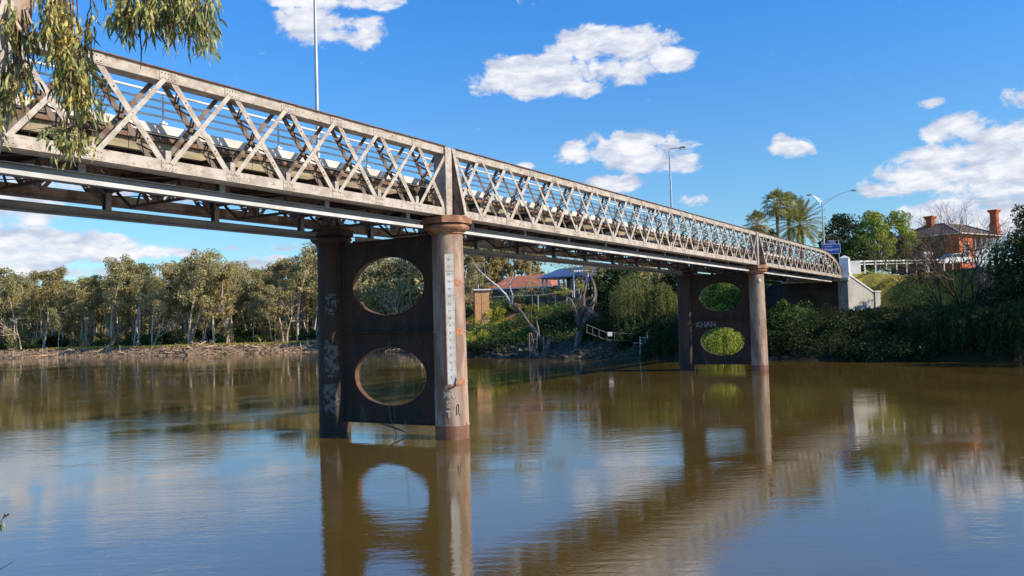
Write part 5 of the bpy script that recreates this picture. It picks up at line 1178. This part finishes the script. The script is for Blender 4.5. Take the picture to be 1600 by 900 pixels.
# gnarled thick trunk
m = MB(); Y = 108
px_tube(m, ((902, 562, -4), (902, 540, -3), (907, 520, -2), (915, 500, -2), (922, 485, -1), (930, 462, 0), (928, 445, 0), (920, 425, 0)), Y, [.55, .50, .52, .50, .36, .26, .2, .1])
px_tube(m, ((908, 518, -2), (903, 500, -2), (899, 485, -2), (893, 470, -2), (886, 463, -2)), Y, [.35, .28, .2, .12, .06]); px_tube(m, ((905, 500, -2), (912, 480, -2), (912, 462, -1), (917, 440, 0), (912, 420, 0)), Y, [.25, .2, .17, .12, .06])
px_tube(m, ((898, 562, -4), (899, 548, -4), (903, 530, -3)), Y, [.3, .25, .2]); px_tube(m, ((922, 480, -1), (931, 470, -1), (933, 458, -1)), Y, [.15, .1, .04]); px_tube(m, ((917, 445, 0), (926, 432, 0), (930, 418, 0)), Y, [.09, .07, .03])
for k_ in range(16):
    x0 = rs.uniform(892, 932); y0 = rs.uniform(470, 505); px_tube(m, ((x0, y0, -2), (x0+rs.uniform(-10, 10), y0-rs.uniform(6, 16), -2.5)), Y, [.05, .02], 4)
root = empty('gnarled_tree'); tag(root, 'thick gnarled grey tree trunk with stub branches rising past the pavilion', 'tree'); m.build('trunk', 'bark_grey', root, True)
rng = np.random.default_rng(77); lv = []
for px, py in ((918, 418), (906, 408), (930, 412), (890, 415), (900, 420), (936, 425), (880, 405), (870, 410)): lv.append(leaf_quads(rng, clump(rng, at(px, py, Y), (1.1, 1.1, .8), 130), .24, .4, .6))
MB().quads(np.concatenate(lv)).build('crown', 'leaf_gum', root)
# thin dark sapling
m = MB(); px_tube(m, ((829, 512, 0), (829, 490, 0), (832, 470, 0), (830, 455, 0)), 113, [.14, .12, .09, .05]); root = empty('sapling'); tag(root, 'thin dark sapling with rusty sparse leaves between white limbs and pavilion', 'tree'); m.build('trunk', 'bark_dark', root, True)
lv = [leaf_quads(rng, clump(rng, at(px, py, 113), (1.1, 1.1, .8), 90), .22, .4, .6) for px, py in ((830, 448), (822, 445), (838, 452), (845, 444), (818, 455), (835, 440))]; MB().quads(np.concatenate(lv)).build('crown', 'leaf_gum_gold', root)

# walkway, railing and ladder at the bank
jt = empty('bank_walkway'); tag(jt, 'narrow walkway with pipe railing descending the shaded bank to the ladder', 'walkway')
Y = 99.; m = MB(); hrl = MB()
pw = [(916, 519), (948, 531), (988, 533)]
for (xa, ya), (xb, yb) in zip(pw[:-1], pw[1:]):
    a, b_ = at(xa, ya, Y), at(xb, yb, Y); m.bar(a, b_, .12, .9, (0, 1, 0)); a, b_ = at(xa, ya-12, Y-.5), at(xb, yb-11, Y-.5)
    hrl.tube([a, b_], .035, 6)
m.build('deck', 'bark_grey', jt); ps = None
for px in (917, 926, 936, 948, 960):
    y_ = 519+(px-916)*.37 if px < 948 else 531; a, b_ = at(px, y_, Y-.5), at(px, y_-12, Y-.5); hrl.tube([a, b_], .03, 6)
hrl.build('railing', 'lamp_grey', jt)
sp_ = sign_mb(.26, .24, .03, -.02, .03).build('notice', 'white_paint', jt); q = at(953, 522, Y-.6); sp_.location = (q[0], q[1], q[2])
ld = empty('water_ladder'); tag(ld, 'grey metal ladder standing at the waterline between walkway and reeds', 'ladder'); Y = 95.5
m = MB()
for px in (1000, 1008): m.tube([at(px, 526, Y), at(px+.5, 566, Y-.4)], .045, 6)
m.tube([at(1011, 519, Y), at(1013, 548, Y)], .05, 6); m.tube([at(990, 536, Y), at(1022, 536, Y)], .025, 5); m.build('side_rails', 'galvanised', ld); r0_ = None
for k_ in range(8):
    a, b_ = at(1000.2, 528+k_*4.6, Y-.03*k_), at(1008.2, 528+k_*4.6, Y-.03*k_); m = MB(); m.tube([a, b_], .03, 5); m.build('rung', 'galvanised', ld)

# leafy weeds covering the steep banks
rng = np.random.default_rng(66)
def cover(n, xr, dr, sz, clus, name, mt, label):
    cen = []
    for k_ in range(n):
        p = shore_pt(rng.uniform(*xr), rng.uniform(*dr)); q = p+rng.normal(size=(clus, 2))*.45; z = th(q[:, 0], q[:, 1]); cen.append(np.column_stack([q, z+rng.random(clus)*rng.uniform(.15, .8)]))
    MB().quads(leaf_quads(rng, np.concatenate(cen), sz, .6, .1)).build(name, mt); tag(bpy.data.objects[name], label, 'ground cover', kind='stuff')
cover(700, (-14.8, 18), (3.2, 10), .26, 26, 'green_weeds', 'leaf_bush', 'leafy green weeds over the steep centre bank')
cover(600, (-14.8, 1), (3.5, 12), .24, 24, 'golden_weeds', 'leaf_lime', 'sunlit golden green weeds high on the centre bank left of the white limbs')
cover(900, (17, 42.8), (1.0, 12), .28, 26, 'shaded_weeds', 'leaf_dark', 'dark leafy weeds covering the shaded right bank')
# grass tufts on the lit slope and the green strip of the far bank
rng = np.random.default_rng(55); q_ = []
def tufts(n, xr, dr, hs):
    for k_ in range(n):
        p = shore_pt(rng.uniform(*xr), rng.uniform(*dr)); z = gz(p[0], p[1]); 
        for j in range(3):
            b_ = np.array([p[0]+rng.normal()*.1, p[1]+rng.normal()*.1, z-.03]); h_ = hs*rng.uniform(.5, 1.3); a = rng.uniform(0, 6.28); s_ = np.array([math.cos(a), math.sin(a), 0])*.05; tp = b_+np.array([rng.normal()*.25*h_, rng.normal()*.25*h_, h_]); q_.append([b_-s_, b_+s_, tp+s_*.3, tp-s_*.3])
tufts(7000, (27.7, 42.8), (8, 26), .32); tufts(2600, (-112, -40), (3.8, 8), .38)
MB().quads(np.array(q_)).build('slope_grass', 'grass_blade'); tag(bpy.data.objects['slope_grass'], 'yellow green grass on the slope and the far bank edge', 'grass', kind='stuff')

rng = np.random.default_rng(31); q_ = []
for k_ in range(260):
    if k_ < 120:
        c_ = P1+(BT*rng.uniform(-.5, SPACE+.5)+BD*rng.uniform(-2.2, 1.6)) if k_ < 70 else P1+BD*42.7+BT*rng.uniform(-1, SPACE+1)+BD*rng.uniform(-2, 2)
    else: c_ = np.array([rng.uniform(-30, 30), rng.uniform(18, 70)]); c_ = c_+np.array([math.sin(k_*.9)*.6, 0])
    for j in range(5):
        p = c_+rng.normal(size=2)*[.35, .12]; a = rng.uniform(0, 6.28); L = rng.uniform(.015, .05); d_ = np.array([math.cos(a)*L, math.sin(a)*L, 0]); s_ = np.array([-d_[1], d_[0], 0])*.4; b_ = np.array([p[0], p[1], .006]); q_.append([b_-d_, b_+s_, b_+d_, b_-s_])
MB().quads(np.array(q_)).build('floating_leaves', 'driftwood'); tag(bpy.data.objects['floating_leaves'], 'scattered leaf litter floating on the river around the piers', 'leaf litter', kind='stuff')

# ------------------------------------------------------------------ near gum hanging over the left corner
rng = np.random.default_rng(900)
ng = empty('overhanging_gum', (-6.2, 4.2, gz(-6.2, 4.2))); tag(ng, 'pale barked gum with hanging narrow leaves in the upper left corner, close to the camera', 'tree')
def loc(p): return np.array(p)-np.array(ng.location)
YN = 6.0
limb_pts = [np.array([-6.2, 4.2, 2.4]), np.array([-6.0, 4.9, 4.0]), at(-75, 330, YN), at(-35, 190, YN), at(-8, 90, YN), at(8, 0, YN), at(30, -120, YN), at(70, -300, YN), at(60, -600, YN)]
m = MB(); m.tube([loc(p) for p in limb_pts], [.32, .27, .21, .19, .185, .18, .165, .12, .07], 18); o = m.build('trunk', 'bark_near', ng, True)
# strips of peeling bark along the limb
bk = []
for k_ in range(90):
    f = rng.uniform(.15, .95); i = 3+int(f*3); p = limb_pts[i]+(limb_pts[i+1]-limb_pts[i])*rng.random(); a = rng.uniform(math.pi*.85, math.pi*2.05); r_ = .19
    c_ = p+np.array([math.cos(a)*r_, math.sin(a)*r_, 0]); L = rng.uniform(.10, .35); wv = np.array([-math.sin(a), math.cos(a), 0])*.012; dn = np.array([rng.normal()*.03+math.cos(a)*.05, rng.normal()*.03+math.sin(a)*.05, -L]); bk.append([loc(c_-wv), loc(c_+wv), loc(c_+dn+wv), loc(c_+dn-wv)])
MB().quads(np.array(bk)).build('peeling_bark', 'bark_near', ng)
lf = []; bs_ = []; tw = MB()
def gleaf(base, L, dirv, wd):
    """one narrow curved leaf as five quads"""
    d = Vn(dirv); s_ = Vn(np.cross(d, rng.normal(size=3))); n_ = np.cross(d, s_); cv = rng.uniform(-.18, .18); W = [0, .75, 1, .8, .4, 0]; pr = None
    for i, wq in enumerate(W):
        q = i/5; p = base+d*L*q+s_*cv*L*math.sin(q*3.14)*.6+n_*.1*L*q*q; a, b_ = p-s_*wd*wq/2, p+s_*wd*wq/2
        if pr is not None: lf.append([pr[0], pr[1], b_, a])
        pr = (a, b_)
def strand(px0, py0, px1, py1, Y0, Y1, nleaf, spread=10, ll=.135):
    """a hanging twig with leaves"""
    n = 7; pts = []
    for i in range(n):
        q = i/(n-1); pts.append(at(px0+(px1-px0)*q+rng.normal()*spread*.15, py0+(py1-py0)*q, Y0+(Y1-Y0)*q+rng.normal()*.02))
    tw.tube([loc(p) for p in pts], [.0045-.0005*i for i in range(n)], 4, False)
    for k_ in range(nleaf):
        q = (k_+rng.random())/nleaf; f = q*(n-1); i = min(int(f), n-2); p = pts[i]+(pts[i+1]-pts[i])*(f-i)
        st = p+np.array([rng.normal(), rng.normal(), rng.normal()*.3])*spread/FPX*YN*.55
        tw.bar(loc(p), loc(st), .0025, .0025) if rng.random() < .5 else None
        gleaf(loc(st), ll*rng.uniform(.6, 1.25), np.array([rng.normal()*.33, rng.normal()*.33, -1]), .020*rng.uniform(.7, 1.3))
def cluster(cx, y0, y1, w_, n, lpb, Yc=YN, ll=.135):
    for i in range(n):
        x0 = cx+rng.normal()*w_*.25; x1 = cx+rng.normal()*w_*.5; ya = y0+rng.uniform(0, .45)*(y1-y0); yb = ya+rng.uniform(.45, 1)*(y1-ya)-14
        strand(x0, ya, x1, yb, Yc+rng.normal()*.12, Yc+rng.normal()*.15, lpb, 13, ll)
cluster(90, -30, 110, 30, 18, 20); cluster(112, 55, 180, 38, 26, 19); cluster(100, 30, 140, 26, 10, 18); cluster(132, 110, 200, 44, 12, 12, ll=.12); cluster(112, 165, 268, 44, 15, 11, ll=.09); cluster(100, 190, 245, 54, 6, 8, ll=.08)
cluster(140, -20, 110, 14, 4, 9)
cluster(16, -40, 120, 34, 16, 16); cluster(18, 60, 190, 36, 15, 14); cluster(40, 40, 90, 18, 4, 8); cluster(-2, 120, 250, 20, 9, 11, ll=.10)
cluster(192, -30, 78, 26, 12, 14); cluster(212, -30, 60, 22, 7, 10); cluster(238, -40, 62, 30, 9, 12); cluster(262, -40, 90, 30, 12, 14); cluster(275, -30, 70, 20, 7, 12); cluster(305, -40, 92, 24, 12, 14); cluster(322, -40, 100, 16, 9, 13); cluster(170, -60, 10, 20, 4, 8); cluster(290, -60, 20, 40, 9, 12)
for (cx, cy, sp_x, sp_y, n) in ((105, 75, 12, 25, 90), (118, 120, 14, 30, 110), (95, 50, 10, 14, 40), (202, 32, 6, 12, 40), (110, 215, 18, 18, 70), (308, 62, 5, 8, 15), (268, 28, 6, 8, 15)):
    for k_ in range(n):
        p = loc(at(cx+rng.normal()*sp_x, cy+rng.normal()*sp_y, YN-.12+rng.normal()*.08)); d_ = Vn(rng.normal(size=3))*.012; s_ = Vn(rng.normal(size=3))*.006; bs_.append([p-d_, p+s_, p+d_, p-s_])
# fine reddish twigs
for (xa, ya, xb, yb) in ((100, -30, 103, 60), (113, -40, 112, 62), (118, -40, 120, 66), (120, 30, 104, 20), (216, -30, 218, 45), (218, 45, 220, 108), (218, 58, 211, 52), (92, -60, 96, 10), (104, -40, 112, 50)):
    tw.tube([loc(at(xa, ya, YN)), loc(at((xa+xb)/2+2, (ya+yb)/2, YN)), loc(at(xb, yb, YN))], [.006, .005, .003], 5)
# branches feeding the strands from above the frame
for q in ([at(30, -130, YN), at(120, -150, YN), at(220, -110, YN), at(330, -70, YN)], [at(10, -20, YN), at(60, -60, YN), at(110, -50, YN)], [at(55, -250, YN), at(200, -200, YN), at(300, -60, YN)]):
    m = MB(); m.tube([loc(p) for p in q], [.05, .035, .02, .01][:len(q)], 8); m.build('branch', 'bark_near', ng, True)
MB().quads(np.array(lf)).build('leaves', 'leaf_near', ng); MB().quads(np.array(bs_)).build('seed_clusters', 'blossom', ng)['kind'] = 'stuff'; tw.build('twigs', 'twig', ng)
# upper crown beyond the frame (it shades nothing in view but reads from a step aside)
lv = [leaf_quads(rng, clump(rng, loc(at(rng.uniform(-500, 150), rng.uniform(-900, -350), YN+rng.uniform(-1, 1))), (.7, .7, .6), 160), .13, .2, 1.5) for _ in range(12)]
MB().quads(np.concatenate(lv)).build('upper_crown', 'leaf_near', ng)
# weed sprig at the left edge
lf = []; tw = MB(); p0 = at(-40, 960, 3.2)
for (xa, ya, xb, yb) in ((-40, 900, 6, 808), (-40, 930, 20, 878)): tw.tube([at(xa, ya, 3.2), at((xa+xb)/2-4, (ya+yb)/2-6, 3.2), at(xb, yb, 3.2)], [.003, .002, .0012], 4)
for x, y in ((2, 812), (6, 815), (1, 818)): gleaf(at(x, y, 3.2), .035, (rng.normal()*.2, 0, -1), .014)
tw.tube([at(5, 810, 3.2), at(8, 803, 3.2)], [.003, .004], 5); tw.tube([at(8, 808, 3.2), at(14, 803, 3.2)], [.002, .004], 5)
root = empty('weed_sprig', (0, 0, 0)); tag(root, 'small weed sprig with green leaflets poking in at the lower left edge', 'plant'); MB().quads(np.array(lf)).build('leaflets', 'leaf_lime', root); tw.build('stalk', 'twig', root)
